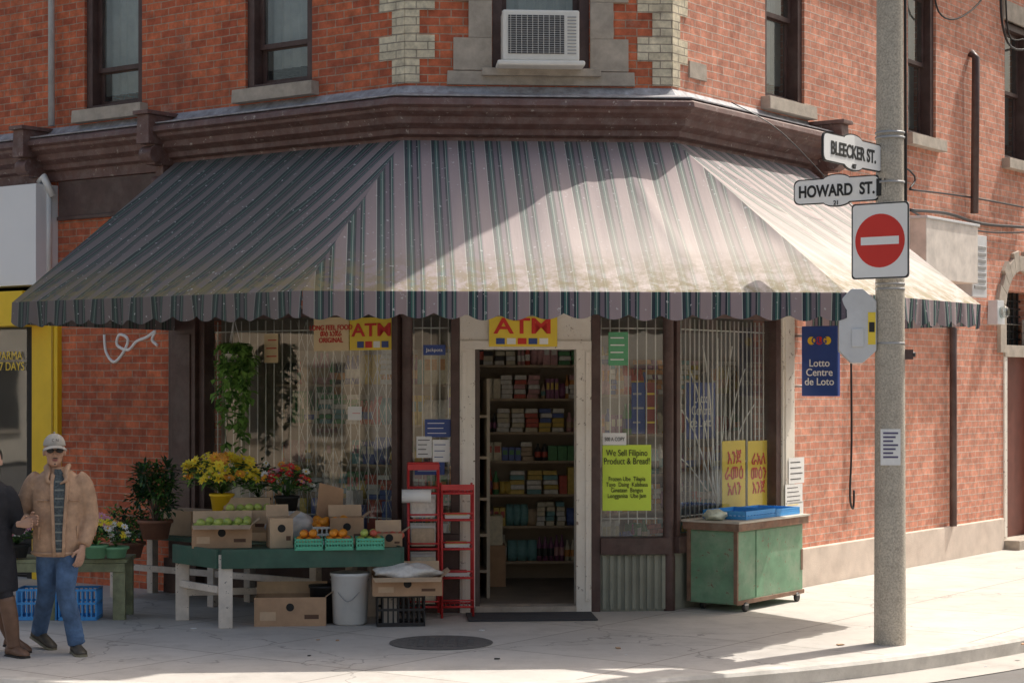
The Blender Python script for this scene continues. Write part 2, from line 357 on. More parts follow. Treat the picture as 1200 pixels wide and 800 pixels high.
def inner(z,ins): return [(PLm+nL*-ins).to_tuple()[:2]+(z,), tuple(cor('A',-ins))[:2]+(z,), tuple(cor('B',-ins))[:2]+(z,), (PRm-nR*ins).to_tuple()[:2]+(z,), (PC.x,PC.y,z)]
mb=MB(); mb.poly(inner(HR-.02,0.02),LEAD); mb.poly(inner(2.88,.1),M('ceiling_paint',(.82,.80,.75),.8,.05,3,0)); mb.poly(inner(4.6,.1),DARK)
mb.obj('roof_and_ceilings',bld)
mb=MB(); mb.poly(inner(.03,.03),M('shop_floor',(.30,.26,.22),.5,.2,4,.1)); mb.obj('shop_floor',bld)
def sweep(mb,prof,mat,tL,tR,sm=False):
    rows=[]
    for n,z in prof:
        rows.append([L.P(tL,n,z),cor('A',n)+V((0,0,z)),cor('B',n)+V((0,0,z)),R.P(tR,n,z)])
    mb.grid(rows,mat,sm=sm)
    for i in (0,3): mb.poly([r[i] for r in rows],mat)
mb=MB()
sweep(mb,[(.002,4.70),(.27,4.70),(.33,4.67),(.34,4.62),(.29,4.60),(.285,4.57),(.21,4.53),(.20,4.47),(.12,4.43),(.115,4.38),(.05,4.36),(.045,4.26),(.002,4.26)],CORN,16,2.95)
mb.obj('cornice',bld,.004)
mb=MB(); sweep(mb,[(.001,4.84),(.06,4.77),(.24,4.725),(.30,4.715),(.30,4.703),(.001,4.703)],LEAD,16,2.93); mb.obj('cornice_flashing',bld)
mb=MB(); sweep(mb,[(.001,HR+.15),(.35,HR+.15),(.35,HR),(.15,HR-.2),(.12,HR-.4),(.001,HR-.4)],CORN,16,16); mb.obj('roof_cornice',bld)
mb=MB()
for fr,t in ((L,TP(L,184,.2)),(L,TP(L,38,.2)),(L,9.5),(R,2.80)):
    mb.box(fr,t-.09,t+.09,.0,.40,4.50,4.79,CORN,.01); mb.box(fr,t-.11,t+.11,.0,.43,4.79,4.83,CORN); mb.box(fr,t-.07,t+.07,.0,.30,4.30,4.50,CORN); mb.box(fr,t-.055,t+.055,.0,.17,4.08,4.30,CORN)
    for q,zz,nn in ((.085,4.40,.29),(.06,4.14,.15)):
        mb.tube([fr.P(t-.085,nn,zz),fr.P(t+.085,nn,zz)],q,CORN,12)
mb.obj('cornice_brackets',bld,.006)
mb=MB(); z=4.86; k=0
while z<HR-.45:
    w1,w2=((.30,.27) if k%2 else (.15,.13))
    mb.box(L,0,w1,-.02,.012,z,z+.222,QU); mb.box(FF,-.004,w2,-.02,.0125,z,z+.222,QU)
    mb.box(R,0,w1*.9,-.02,.012,z,z+.222,QU); mb.box(FF,WF-w2-.05,WF+.004,-.02,.0125,z,z+.222,QU)
    z+=.225; k+=1
mb.obj('quoins',bld)
CURT=M('curtain',(.50,.50,.47),.9,.15,5,0)
def sash(mb,fr,a,b,z0,z1,cur=True):
    for (t0,t1,c,d) in ((a,a+.09,z0,z1),(b-.09,b,z0,z1)): mb.box(fr,t0,t1,-.2,-.03,c,d,TRIM)
    mb.box(fr,a+.09,b-.09,-.2,-.03,z1-.09,z1,TRIM); mb.box(fr,a+.09,b-.09,-.2,-.03,z0,z0+.05,TRIM)
    mid=z0+.42 if fr is L else (z0+z1)/2
    for n0,c,d in ((-.11,mid-.02,z1-.09),(-.15,z0+.05,mid+.02)):
        mb.box(fr,a+.09,a+.14,n0-.03,n0,c,d,TRIM); mb.box(fr,b-.14,b-.09,n0-.03,n0,c,d,TRIM)
        mb.box(fr,a+.14,b-.14,n0-.03,n0,c,c+.05,TRIM); mb.box(fr,a+.14,b-.14,n0-.03,n0,d-.05,d,TRIM)
        mb.poly([fr.P(a+.14,n0-.018,c+.05),fr.P(b-.14,n0-.018,c+.05),fr.P(b-.14,n0-.018,d-.05),fr.P(a+.14,n0-.018,d-.05)],GLASSU)
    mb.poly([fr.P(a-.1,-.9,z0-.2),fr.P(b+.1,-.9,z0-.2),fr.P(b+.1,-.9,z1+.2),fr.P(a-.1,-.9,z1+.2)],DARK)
    if cur:
        rows=[[fr.P(a+(b-a)*i/24,-.3+.02*math.sin(i*1.9),z) for i in range(25)] for z in (z0+.15+random.uniform(0,.25),z1)]
        mb.grid(rows,CURT,sm=True)
mb=MB()
for fr,ws in ((L,Lw),(R,Rw)):
    for a,b in ws: sash(mb,fr,a,b,WB,WT)
sash(mb,FF,Fw[0],Fw[1],WB,WT); mb.obj('sash_windows',bld,.003)
mb=MB()
for fr,ws in ((L,Lw),(R,Rw)):
    for a,b in ws:
        mb.box(fr,a-.09,b+.09,-.14,.11,WB-.13,WB,STONE,.006); mb.box(fr,a-.1,b+.1,-.05,.03,WT,WT+.25,STONE)
a,b=Fw; mb.box(FF,a-.42,b+.42,-.04,.045,WB-.13,WB-.004,STONE,.006)
mb.box(FF,a-.10,b+.10,-.14,.09,WB-.05,WB+.02,STONE,.004)
z=WB+.003; k=0
while z<WT:
    e=(.36,.22)[k%2]; hh=(.30,.34)[k%2]
    mb.box(FF,a-e,a-.004,-.04,.035,z,z+hh-.001,STONE,.001); mb.box(FF,b+.004,b+e,-.04,.035,z,z+hh-.001,STONE,.001); z+=hh; k+=1
mb.box(FF,a-.4,b+.4,-.04,.04,WT+.2,WT+.55,STONE)
mb.box(R,.30,.62,-.02,.02,4.98,5.14,STONE,.004)
mb.obj('stone_dressings',bld,.004)
mb=MB()
mb.box(L,2.60,4.76,0,.03,3.88,4.255,TRIM); mb.box(L,2.60,4.76,0,.055,3.84,3.88,TRIM)
mb.box(L,2.66,3.04,-.1,.07,0,3.84,TRIM); mb.box(L,2.62,3.08,-.1,.10,0,.35,TRIM); mb.box(L,2.72,2.98,.07,.085,.5,2.6,TRIM)
mb.obj('brown_pilaster',bld,.005)
PL=M('plinth_render',(.68,.58,.49),.9,.12,4,.4,dirt=.3,dcol=(.42,.32,.26))
mb=MB(); mb.box(R,2.36,8.02,-.05,.05,-.05,.40,PL,.0); mb.box(R,9.25,16,-.05,.05,-.05,.40,PL); mb.box(R,8.02,9.25,-.2,.25,-.05,.12,STONE); mb.obj('plinth',bld,.01)
# storefront
mb=MB()
ZT=2.82
def glass(fr,a,b,z0,z1,n=-.06): mb.poly([fr.P(a,n,z0),fr.P(b,n,z0),fr.P(b,n,z1),fr.P(a,n,z1)],GLASS)
zl=.72
mb.box(L,.06,2.66,-.16,.0,0,zl-.1,TRIM); mb.box(L,.06,2.66,-.2,.06,zl-.1,zl,TRIM)
mb.box(L,.08,.15,-.12,.02,zl,ZT,TRIM); mb.box(L,2.58,2.66,-.12,.02,zl,ZT,TRIM); mb.box(L,.15,2.58,-.12,.02,2.74,ZT,TRIM)
glass(L,.15,2.58,zl,2.74)
for c in ('A','B'):
    p=cor(c,-.05); mb.lathe((p.x,p.y,0),[(.065,0),(.065,.5),(.05,.55),(.05,2.7),(.07,2.75),(.07,ZT)],TRIM,12)
mb.box(FF,.05,.50,-.16,0,0,.62,TRIM); mb.box(FF,.05,.50,-.2,.04,.62,.72,TRIM); mb.box(FF,.05,.50,-.10,.0,2.74,ZT,TRIM); mb.box(FF,.42,.498,-.12,.02,0.72,2.74,TRIM)
glass(FF,.06,.42,.72,2.74)
mb.box(FF,.50,.64,-.18,.03,0,2.42,WHT); mb.box(FF,1.575,1.715,-.18,.03,0,2.42,WHT); mb.box(FF,.50,1.715,-.18,.035,2.42,2.50,WHT); mb.box(FF,.50,1.715,-.15,.01,2.50,ZT,WHT)
mb.box(FF,.52,.56,.03,.045,.1,2.4,WHT); mb.box(FF,1.66,1.70,.03,.045,.1,2.4,WHT)
mb.box(FF,.64,.685,-.17,-.02,0.05,2.42,M('door_edge',(.10,.07,.06),.5,.2)); mb.box(FF,.64,1.575,-.2,.05,0,.055,STONE)
mb.box(FF,1.717,1.80,-.12,.02,0,ZT,TRIM); mb.box(FF,1.80,2.44,-.2,.06,.53,.68,TRIM); mb.box(FF,1.80,2.42,-.12,.0,2.74,ZT,TRIM)
glass(FF,1.80,2.42,.68,2.74)
PAN=M('panel_grey_green',(.30,.31,.25),.7,.2,6,.2,dirt=.4,dcol=(.15,.13,.1))
mb.box(FF,1.80,2.44,-.1,-.01,0,.53,PAN)
for k in range(9): mb.box(FF,1.82+k*.069,1.855+k*.069,-.01,.012,.02,.52,PAN)
mb.box(R,.06,2.10,-.14,-.01,0,.53,PAN); mb.box(R,.06,2.10,-.2,.05,.53,.68,TRIM); mb.box(R,2.0,2.10,-.12,.02,.68,ZT,TRIM); mb.box(R,.08,2.0,-.1,.015,2.74,ZT,TRIM); mb.box(R,.08,.14,-.12,.01,.68,2.74,TRIM)
glass(R,.14,2.0,.68,2.74)
mb.box(R,2.10,2.36,-.1,.04,0,3.0,WHT); mb.box(R,2.14,2.32,.04,.055,.1,2.9,WHT)
mb.obj('storefront_joinery',bld,.003)
mb=MB()
for fr,a,b,st,n in ((R,.16,1.98,.085,-.10),(FF,1.82,2.4,.085,-.10),(L,.2,2.56,.11,-.10),(FF,.08,.41,.08,-.10)):
    z0=.8; t=a
    while t<b:
        mb.tube([fr.P(t,n,z0),fr.P(t,n,2.72)],.0075 if fr is R else .006,GRILLE,5); t+=st
    for zz in (.85,2.62): mb.tube([fr.P(a,n-.008,zz),fr.P(b,n-.008,zz)],.007,GRILLE,5)
for k in range(9):
    c=1.05; a=math.radians(20+k*17.5); mb.tube([R.P(c,-.115,.9),R.P(c+.55*math.cos(a),-.115,.9+1.2*math.sin(a)),R.P(c+.95*math.cos(a),-.115,.9+1.65*math.sin(a))],.007,GRILLE,5,sub=3)
for k in range(10):
    t=.25+k*.12
    for z in range(6): mb.tube([L.P(t,-.11,.9+z*.3),L.P(t+.12,-.11,1.2+z*.3)],.003,GRILLE,4); mb.tube([L.P(t+.12,-.114,.9+z*.3),L.P(t,-.114,1.2+z*.3)],.003,GRILLE,4)
mb.obj('window_grilles',bld)
PROD=[M('prod_%d'%i,c,.5,.15,30,0) for i,c in enumerate([(.60,.12,.08),(.70,.52,.12),(.12,.34,.14),(.12,.18,.45),(.8,.78,.72),(.68,.32,.10),(.30,.12,.22),(.55,.42,.28),(.20,.42,.42),(.06,.06,.06),(.62,.35,.35),(.75,.68,.5)])]
SHW=M('shelf_wood',(.48,.38,.27),.7,.15,9,0)
def shelf(mb,fr,a,b,n0,n1,zz,seed):
    rnd=random.Random(seed)
    mb.box(fr,a,b,n0-.03,n0,0.03,zz[-1]+.35,INT)
    for i,z in enumerate(zz):
        mb.box(fr,a,b,n0,n1,z-.025,z,SHW)
        lim=(zz[i+1]-z-.06) if i+1<len(zz) else .38; t=a+.01
        run=0; m=PROD[0]; kd=0
        while t<b-.05:
            if run<=0: run=rnd.choice((1,2,3)); m=rnd.choice(PROD); m2=rnd.choice(PROD); kd=rnd.choice((0,0,1,2,3,3)); w=rnd.uniform(.04,.10); h=lim*rnd.uniform(.5,.98)
            run-=1
            if kd==0:
                r=min(w*.4,.035); d=n1-.06
                mb.lathe(fr.P(t+r,d,z),[(r,0),(r,h*.6),(r*.45,h*.8),(r*.4,h*.95)],m,8); mb.lathe(fr.P(t+r,d,z+h*.2),[(r*1.04,0),(r*1.04,h*.3)],m2,8,cap=False); t+=2*r+.006
            elif kd==1:
                d=n1-.03-rnd.uniform(0,.04); mb.box(fr,t,t+w-.006,n1-.2,d,z,z+h,m); mb.box(fr,t+w*.12,t+w*.8,d,d+.002,z+h*.45,z+h*.8,m2); t+=w+.002
            elif kd==2:
                for q in range(max(1,int(lim/.05))):
                    e=rnd.uniform(-.01,.01); mb.box(fr,t+e,t+w*1.6+e,n1-.22,n1-.05+e,z+q*.05,z+q*.05+.043,rnd.choice((m,m2,PROD[4])),.004)
                t+=w*1.6+.02
            else:
                e=rnd.uniform(-.25,.25); g=Fr(fr.P(t+w*.6,n1-.08,z),fr.d*math.cos(e)+fr.n*math.sin(e),fr.n*math.cos(e)-fr.d*math.sin(e))
                hh=h*.85; rows=[[g.P(sx*w*.55*kx,sn*ky,z2*hh) for sx,sn in ((-1,-1),(0,-1.3),(1,-1),(1.05,0),(1,1),(0,1.3),(-1,1),(-1.05,0))] for kx,ky,z2 in ((.9,.012,0),(1,.04,.3),(1,.035,.7),(.95,.004,1))]
                mb.grid(rows,m,True,capa=True,capb=True); t+=w*1.15
mb=MB()
shelf(mb,FF,.35,2.3,-2.75,-2.3,[.25,.62,.95,1.3,1.6,1.95,2.3],1)
shelf(mb,FF,-.9,.2,-2.6,-2.2,[.25,.62,.95,1.3,1.6,1.95],2)
shelf(mb,Fr(FF.P(.45,-.9,0),-nF,-dF),.0,1.3,-.35,.05,[.3,.65,1.0,1.4,1.8],3)
shelf(mb,L,.3,2.5,-1.3,-.95,[.6,.95,1.3,1.7,2.1],4); shelf(mb,R,.2,2.9,-1.2,-.85,[.5,.85,1.2,1.6,2.0],5)
mb.box(FF,-3,5,-4.0,-3.9,0,2.88,INT)
mb.box(FF,.75,1.05,-2.25,-1.9,.03,.45,CARD); mb.box(FF,.78,1.02,-2.22,-1.95,.451,.75,PROD[11])
mb.obj('shelves_with_goods',bld)
mb=MB(); mb.box(L,.2,2.55,-.6,-.14,.60,.72,SHW); mb.box(R,.2,1.95,-.55,-.14,.5,.62,SHW)
for k in range(15):
    t=.3+k*.15; mb.box(L,t,t+random.uniform(.08,.14),-.45,-.3,.72,.72+random.uniform(.1,.4),random.choice(PROD))
mb.obj('window_displays',bld)
def poster(fr,px0,px1,y0,y1,n,mat,name='poster',par=None,lines=0,lm=None):
    a,b=sorted((TP(fr,px0,n),TP(fr,px1,n))); m=(a+b)/2; z1=ZP(fr,m,n,y0); z0=ZP(fr,m,n,y1); mb=MB(); mb.box(fr,a,b,n,n+.004,z0,z1,mat)
    rnd=random.Random(px0)
    for k in range(lines):
        z=z1-(z1-z0)*(k+.8)/(lines+.6); mb.box(fr,a+(b-a)*.1,b-(b-a)*rnd.uniform(.1,.4),n+.004,n+.0055,z-(z1-z0)*.018,z+(z1-z0)*.018,lm or SIGNK)
    o=mb.obj(name,par); return m,(z0+z1)/2,b-a,z1-z0,o
m,z,w,h,o=poster(FF,573,653,371,406,.045,SIGNY,'atm_sign'); text(o,'ATM',FF.P(m,.052,z+.045),dF,.20,SIGNR,sx=1.3,bold=.004)
mb=MB()
for k in range(5): mb.box(FF,m-.25+k*.1,m-.17+k*.1,.049,.053,z-.115,z-.06,(SIGNB,SIGNW,SIGNR,SIGNB,SIGNW)[k])
mb.obj('card_logos',o)
m,z,w,h,o=poster(L,410,463,372,410,-.05,SIGNY,'atm_sign'); text(o,'ATM',L.P(m,-.04,z+.03),-dL,.17,SIGNR,sx=1.4,bold=.003)
mb=MB()
for k in range(4): mb.box(L,m-.2+k*.1,m-.12+k*.1,-.046,-.042,z-.13,z-.07,(SIGNB,SIGNW,SIGNR,SIGNB)[k])
mb.obj('card_logos',o)
ORY=M('sign_pale_orange',(.85,.66,.38),.5,.08,4,0)
m,z,w,h,o=poster(L,368,409,372,411,-.05,ORY,'bakery_sign'); text(o,'LONG FEEL FOOD\nመዕ እንጀራ\nORIGINAL',L.P(m,-.04,z),-dL,.066,SIGNR,bold=.001)
m,z,w,h,o=poster(R,846,873,516,594,-.09,SIGNY,'bread_sign'); text(o,'እንጀ\nራመዕ\nአለን',R.P(m,-.08,z),dR,.17,SIGNR,bold=.001)
m,z,w,h,o=poster(R,876,900,516,594,-.09,SIGNY,'bread_sign'); text(o,'ራአለ\nመዕን\nእንጀ',R.P(m,-.08,z),dR,.16,SIGNR,bold=.001)
m,z,w,h,o=poster(FF,706,763,521,598,-.05,LIME,'handwritten_sign'); text(o,'We Sell Filipino\nProduct & Bread!',FF.P(m,-.04,z+.19),dF,.085,SIGNK,sx=.72)
text(o,'Frozen Ube  Tilapia\nTuyo  Daing  Kalabasa\nGinataan  Bangus\nLongganisa  Ube Jam',FF.P(m,-.04,z-.09),dF,.058,SIGNK,sx=.75)
m,z,w,h,o=poster(FF,706,734,507,522,-.05,SIGNW,'no_copy_notice'); text(o,'500 A COPY',FF.P(m,-.04,z),dF,.05,SIGNK,sx=.7)
poster(FF,713,736,389,428,-.05,M('green_notice',(.12,.40,.2),.5),'notice',lines=4,lm=SIGNW)
poster(FF,740,756,448,508,-.13,SIGNB,'blue_poster',lines=3,lm=STEEL); poster(FF,757,770,448,508,-.13,M('red_poster',(.3,.05,.04),.5),'poster',lines=3,lm=SIGNY)
m,z,w,h,o=poster(R,803,838,448,514,-.3,SIGNB,'lottery_poster'); text(o,'Lotto\nCentre\nde Loto',R.P(m,-.29,z),dR,.13,SIGNW)
m,z,w,h,o=poster(FF,496,522,404,416,-.05,SIGNB,'jackpots_sign'); text(o,'Jackpots',FF.P(m,-.04,z),dF,.045,SIGNW)
for a in ((498,528,491,512,SIGNB,3,SIGNW),(488,506,511,536,PAPER,4,SIGNK),(507,527,515,541,SIGNW,3,SIGNB),(486,521,541,556,SIGNB,2,SIGNW)):
    poster(FF,a[0],a[1],a[2],a[3],-.05,a[4],'window_notice',lines=a[5],lm=a[6])
for a in ((408,424,476,492,SIGNW,1,SIGNR),(237,245,488,502,SIGNW,1,SIGNR),(310,326,391,425,ORY,3,SIGNR)):
    poster(L,a[0],a[1],a[2],a[3],-.05,a[4],'window_notice',lines=a[5],lm=a[6])
for i,a in enumerate(((924,942,536,566),(920,940,567,590),(920,941,588,605))):
    poster(R,a[0],a[1],a[2],a[3],.06,PAPER,'flyer',lines=4,lm=SIGNK if i!=2 else SIGNY)
mb=MB(); gp=[(122,392),(124,412),(133,424),(143,415),(150,398),(140,392),(137,404),(150,410),(160,400),(172,395),(182,388),(178,398),(185,405)]
mb.tube([L.P(TP(L,x,.006),.002,ZP(L,TP(L,x),.006,y)) for x,y in gp],.017,SIGNW,6,sub=4); mb.obj('graffiti',bld)
mb=MB(); t=TP(L,62,.08); mb.tube([L.P(t,.1,4.85),L.P(t,.1,HR)],.035,M('pipe_grey',(.5,.5,.5),.5),10); mb.obj('downpipe',bld)
mb=MB()
for x in (46,56): t=TP(L,x,.12); mb.tube([L.P(t,.12,ZP(L,t,.12,335)),L.P(t,.12,ZP(L,t,.12,222))],.045,SIGNW,10)
mb.tube([L.P(TP(L,46,.12),.12,4.25),L.P(TP(L,58,.12),.2,4.3),L.P(TP(L,62,.1),.1,4.1)],.04,SIGNW,10); mb.obj('vent_pipes',bld)
mb=MB(); t=TP(R,1141,.06); mb.tube([R.P(t,.02,ZP(R,t,.06,62)),R.P(t,.09,ZP(R,t,.06,68)),R.P(t,.07,ZP(R,t,.06,250))],.05,TRIM,10)
t=TP(R,1117,.06); mb.tube([R.P(t,.06,.4),R.P(t,.06,ZP(R,t,.06,385)),R.P(t,.0,ZP(R,t,.06,380))],.045,TRIM,10)
t=TP(R,998,.04); mb.tube([R.P(t,.03,2.7),R.P(t+.02,.03,1.5),R.P(t-.02,.03,.9),R.P(t+.06,.03,.75),R.P(t+.08,.03,.95)],.012,BLK,6,sub=4)
mb.obj('wall_conduits',bld)
def cable(pts,r=.012):
    mb=MB(); mb.tube(pts,r,BLK,5,sub=5); return mb.obj('cable',bld)
q=lambda px,py,n=.05:R.P(TP(R,px,n),n,ZP(R,TP(R,px,n),n,py))
cable([q(1066,246),q(1110,250),q(1150,262),q(1200,266)],.02); cable([q(1066,222),q(1130,230),q(1200,243)]); cable([q(1066,246),q(1100,262),q(1160,272),q(1200,272)])
cable([q(968,150),q(1066,200),q(1066,222)]); cable([q(1092,-30),q(1100,14),q(1122,22),q(1150,0),q(1152,-30)]); cable([q(1172,-30),q(1175,30),q(1190,58),q(1230,50)],.016); cable([q(1178,-30),q(1182,40),q(1200,46)])
cable([R.P(.5,.35,4.74),R.P(.75,.75,4.45),R.P(1.1,1.3,3.75)],.005)
mb=MB(); mb.box(R,8.1,8.2,-.25,.02,.12,2.5,WHT); mb.box(R,8.2,9.15,-.2,-.1,.12,2.45,M('door_red_brown',(.16,.05,.035),.5,.15)); mb.box(R,8.1,9.15,-.25,.03,2.45,2.6,STONE)
mb.box(R,8.1,9.15,-.24,-.2,2.6,3.3,GLASSU)
for k in range(6): mb.box(R,8.2+k*.17,8.22+k*.17,-.2,-.17,2.6,3.3,SIGNK); mb.box(R,8.1,9.15,-.198,-.172,2.68+k*.1,2.7+k*.1,SIGNK)
for k in range(13):
    a0=math.pi*k/13; a1=math.pi*(k+.96)/13; c=8.625; ro,ri=(.80,.56) if k%2 else (.74,.56)
    pp=[(c+ro*math.cos(a0),ro*math.sin(a0)*1.1),(c+ro*math.cos(a1),ro*math.sin(a1)*1.1),(c+ri*math.cos(a1),ri*math.sin(a1)*1.1),(c+ri*math.cos(a0),ri*math.sin(a0)*1.1)]
    mb.grid([[R.P(x,n,z+2.95) for x,z in pp] for n in (-.1,.05)],STONE,True,sm=False,capa=True,capb=True)
for s in (8.0,9.10): mb.box(R,s-.1,s+.1,-.1,.05,2.5,2.95,STONE)
mb.obj('side_door',bld,.004)
nb=empty('neighbouring_shop')
mb=MB(); mb.box(L,TP(L,42,.3),10,0,.3,3.15,4.22,M('shop_sign_white',(.85,.86,.87),.4,.03,1,0)); mb.box(L,TP(L,28,.34),10,0,.36,2.72,3.09,YEL)
a,b=TP(L,68,.05),TP(L,38,.05); mb.box(L,a,b,-.1,.06,0,3.09,YEL); mb.box(L,a+.06,a+.09,.06,.07,.1,2.9,M('yellow_dark',(.5,.3,.01),.5)); mb.box(L,b,b+.12,-.1,.03,0,3.09,DARK)
mb.box(L,b+.12,10,-.2,-.05,0,.8,DARK); mb.poly([L.P(b+.12,-.08,.8),L.P(10,-.08,.8),L.P(10,-.08,3.09),L.P(b+.12,-.08,3.09)],GLASS); mb.box(L,4.6,10.2,-1.4,-1.3,0,3.4,DARK)
mb.obj('shop_front',nb,.004); text(nb,'SHAWARMA\nOPEN 7 DAYS',L.P(TP(L,12,-.07)+.15,-.06,2.35),-dL,.13,SIGNY)
# ---------------------------------------------------------------- awning
aw=empty('striped_awning')
p=2.3; TZ=4.33; BZ=2.84
tA,tB=cor('A',.06)+V((0,0,TZ)),cor('B',.06)+V((0,0,TZ)); bA,bB=cor('A',p)+V((0,0,BZ)),cor('B',p)+V((0,0,BZ))
tL_=L.P(2.95,.06,TZ); bL_=L.P(2.70,p,BZ); tR_=R.P(2.62,.06,TZ); bR_=R.P(1.72,p,BZ)
mb=MB()
def aface(t0,t1,b0,b1,d,u0,ph):
    nu=60; nv=16; rows=[];uv=[]; o=b0
    nrm=(t0-b0).cross(b1-b0).normalized()
    if nrm.z<0: nrm=-nrm
    for j in range(nv+1):
        v=j/nv; r=[];w=[]
        for i in range(nu+1):
            s=i/nu; pt=b0.lerp(b1,s).lerp(t0.lerp(t1,s),v); U=(pt-o).dot(d)+u0
            sag=-.04*math.sin(math.pi*v)*abs(math.sin(math.pi*s*4))**.6 if 0<s<1 else 0
            wr=(.008*math.sin(U*9+v*3+ph)*math.sin(math.pi*min(1,v*1.2))+.006*math.sin(U*21-v*6)*math.sin(math.pi*v)) if 0<s<1 else 0
            r.append(pt+nrm*(sag+wr)); w.append((U,(pt.z-BZ)*1.8))
        rows.append(r); uv.append(w)
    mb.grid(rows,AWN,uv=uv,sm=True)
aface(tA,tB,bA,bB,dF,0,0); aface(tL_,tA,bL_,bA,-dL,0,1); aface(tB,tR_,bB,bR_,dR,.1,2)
def valance(b0,b1,d,n,u0,nn=160):
    r=[[],[],[]];uv=[[],[],[]]; Ln=(b1-b0).length
    for i in range(nn+1):
        s=i/nn; pt=b0.lerp(b1,s); U=s*Ln; w=.018*math.sin(U*13)+.012*math.sin(U*29+1); sc=.18+.045*abs(math.sin(math.pi*U/.26))+.008*math.sin(U*5)
        for k,(dz,f) in enumerate(((0,0),(.1,.5),(sc,1))):
            r[k].append(pt+n*(.006+w*f)+V((0,0,-dz))); uv[k].append((U+u0,-.1*k-.06))
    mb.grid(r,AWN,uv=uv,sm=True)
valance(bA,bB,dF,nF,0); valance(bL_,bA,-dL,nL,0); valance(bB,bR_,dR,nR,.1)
for t,b,fr,tt in ((tL_,bL_,L,2.95),(tR_,bR_,R,2.62)):
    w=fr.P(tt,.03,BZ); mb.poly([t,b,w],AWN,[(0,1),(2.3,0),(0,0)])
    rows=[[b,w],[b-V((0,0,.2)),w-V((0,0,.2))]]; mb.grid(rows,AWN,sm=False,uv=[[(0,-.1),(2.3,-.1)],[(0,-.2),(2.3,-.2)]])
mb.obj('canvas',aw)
mb=MB(); ps=V((0,.04,-.06))
for a,b in ((tA,bA),(tB,bB),(tL_,bL_),(tR_,bR_),(bL_,bA),(bA,bB),(bB,bR_)): mb.tube([a+ps,b+ps],.014,STEEL,8)
for s in (.25,.5,.75):
    mb.tube([tA.lerp(tB,s)+ps*1.4,bA.lerp(bB,s)+ps*1.4],.014,STEEL,8)
mb.tube([FF.P(.3,.0,3.0),bA.lerp(bB,.3)+ps],.014,STEEL,6); mb.tube([FF.P(2.1,.0,3.0),bA.lerp(bB,.8)+ps],.014,STEEL,6)
mb.obj('frame_tubes',aw)
# ---------------------------------------------------------------- AC unit
ac=empty('air_conditioner'); a0,a1=.88,1.58; z0,z1=5.04,5.50
ACW=M('ac_plastic',(.82,.80,.74),.5,.05,5,.05,dirt=.2,dcol=(.5,.46,.4))
mb=MB(); mb.box(FF,a0,a1,-.25,.26,z0,z1,ACW); mb.box(FF,a0-.05,a1+.05,-.1,.30,z0-.05,z0-.003,ACW); mb.obj('casing',ac,.015)
mb=MB(); mb.box(FF,a0+.05,a1-.14,.262,.266,z0+.06,z1-.05,M('ac_dark',(.09,.09,.09),.6))
for k in range(17): mb.box(FF,a0+.05,a1-.14,.266,.275,z0+.07+k*.020,z0+.075+k*.020,STEEL)
for k in range(10): mb.box(FF,a0+.07+k*.05,a0+.074+k*.05,.275,.279,z0+.06,z1-.05,ACW)
for k in range(12): mb.box(FF,a1-.11,a1-.03,.261,.268,z0+.06+k*.03,z0+.07+k*.03,STEEL)
mb.obj('grille',ac)
mb=MB(); mb.box(FF,Fw[0]+.09,Fw[1]-.09,-.10,-.06,z1+.01,z1+.05,WHT); mb.obj('filler_panel',ac)
# ---------------------------------------------------------------- lottery blade sign
m0=R.P(2.42,0,0); bs=Fr(m0,nR,-dR)
ls=empty('lottery_sign'); z0,z1=ZP(R,2.42,.25,464),ZP(R,2.42,.25,382)
mb=MB(); mb.box(bs,.10,.51,-.03,.03,z0,z1,SIGNB); mb.obj('panel',ls,.01)
mb=MB()
for z in (z0+.1,z1-.1): mb.tube([bs.P(0,0,z),bs.P(.11,0,z)],.012,STEEL,6)
for k in range(3): mb.lathe(bs.P(.215+.09*k,.031,z1-.15),[(.042,0),(.042,.004)],(YEL,SIGNR,YEL)[k],16,axis=-dR)
mb.obj('brackets_and_logo',ls); text(ls,'OLG',bs.P(.305,.037,z1-.15),nR,.085,SIGNB,bold=.002); text(ls,'Lotto\nCentre\nde Loto',bs.P(.305,.034,z0+.24),nR,.105,SIGNW,bold=.001)
GB=M('box_grey',(.66,.67,.68),.4,.08,5,.05,metal=.0,dirt=.3,dcol=(.42,.42,.39))
vb=empty('wall_vent_box'); mb=MB(); mb.box(R,5.0,6.5,0,.32,3.3,3.98,M('vent_beige',(.72,.65,.58),.6)); mb.box(R,6.5,6.95,0,.25,3.15,3.9,GB); mb.box(R,4.98,6.52,0,.34,3.98,4.01,GB)
for k in range(7): mb.box(R,6.55,6.9,.25,.262,3.25+k*.08,3.29+k*.08,STEEL)
mb.obj('casing',vb,.008)
mb=MB(); t=TP(R,1170,.1); mb.box(R,t-.12,t+.12,0,.14,2.85,3.15,GB,.01); mb.lathe(R.P(t,.14,3.0),[(.08,0),(.08,.06),(.05,.09)],GLASSU,14,axis=nR); mb.obj('gas_meter',None,.004)
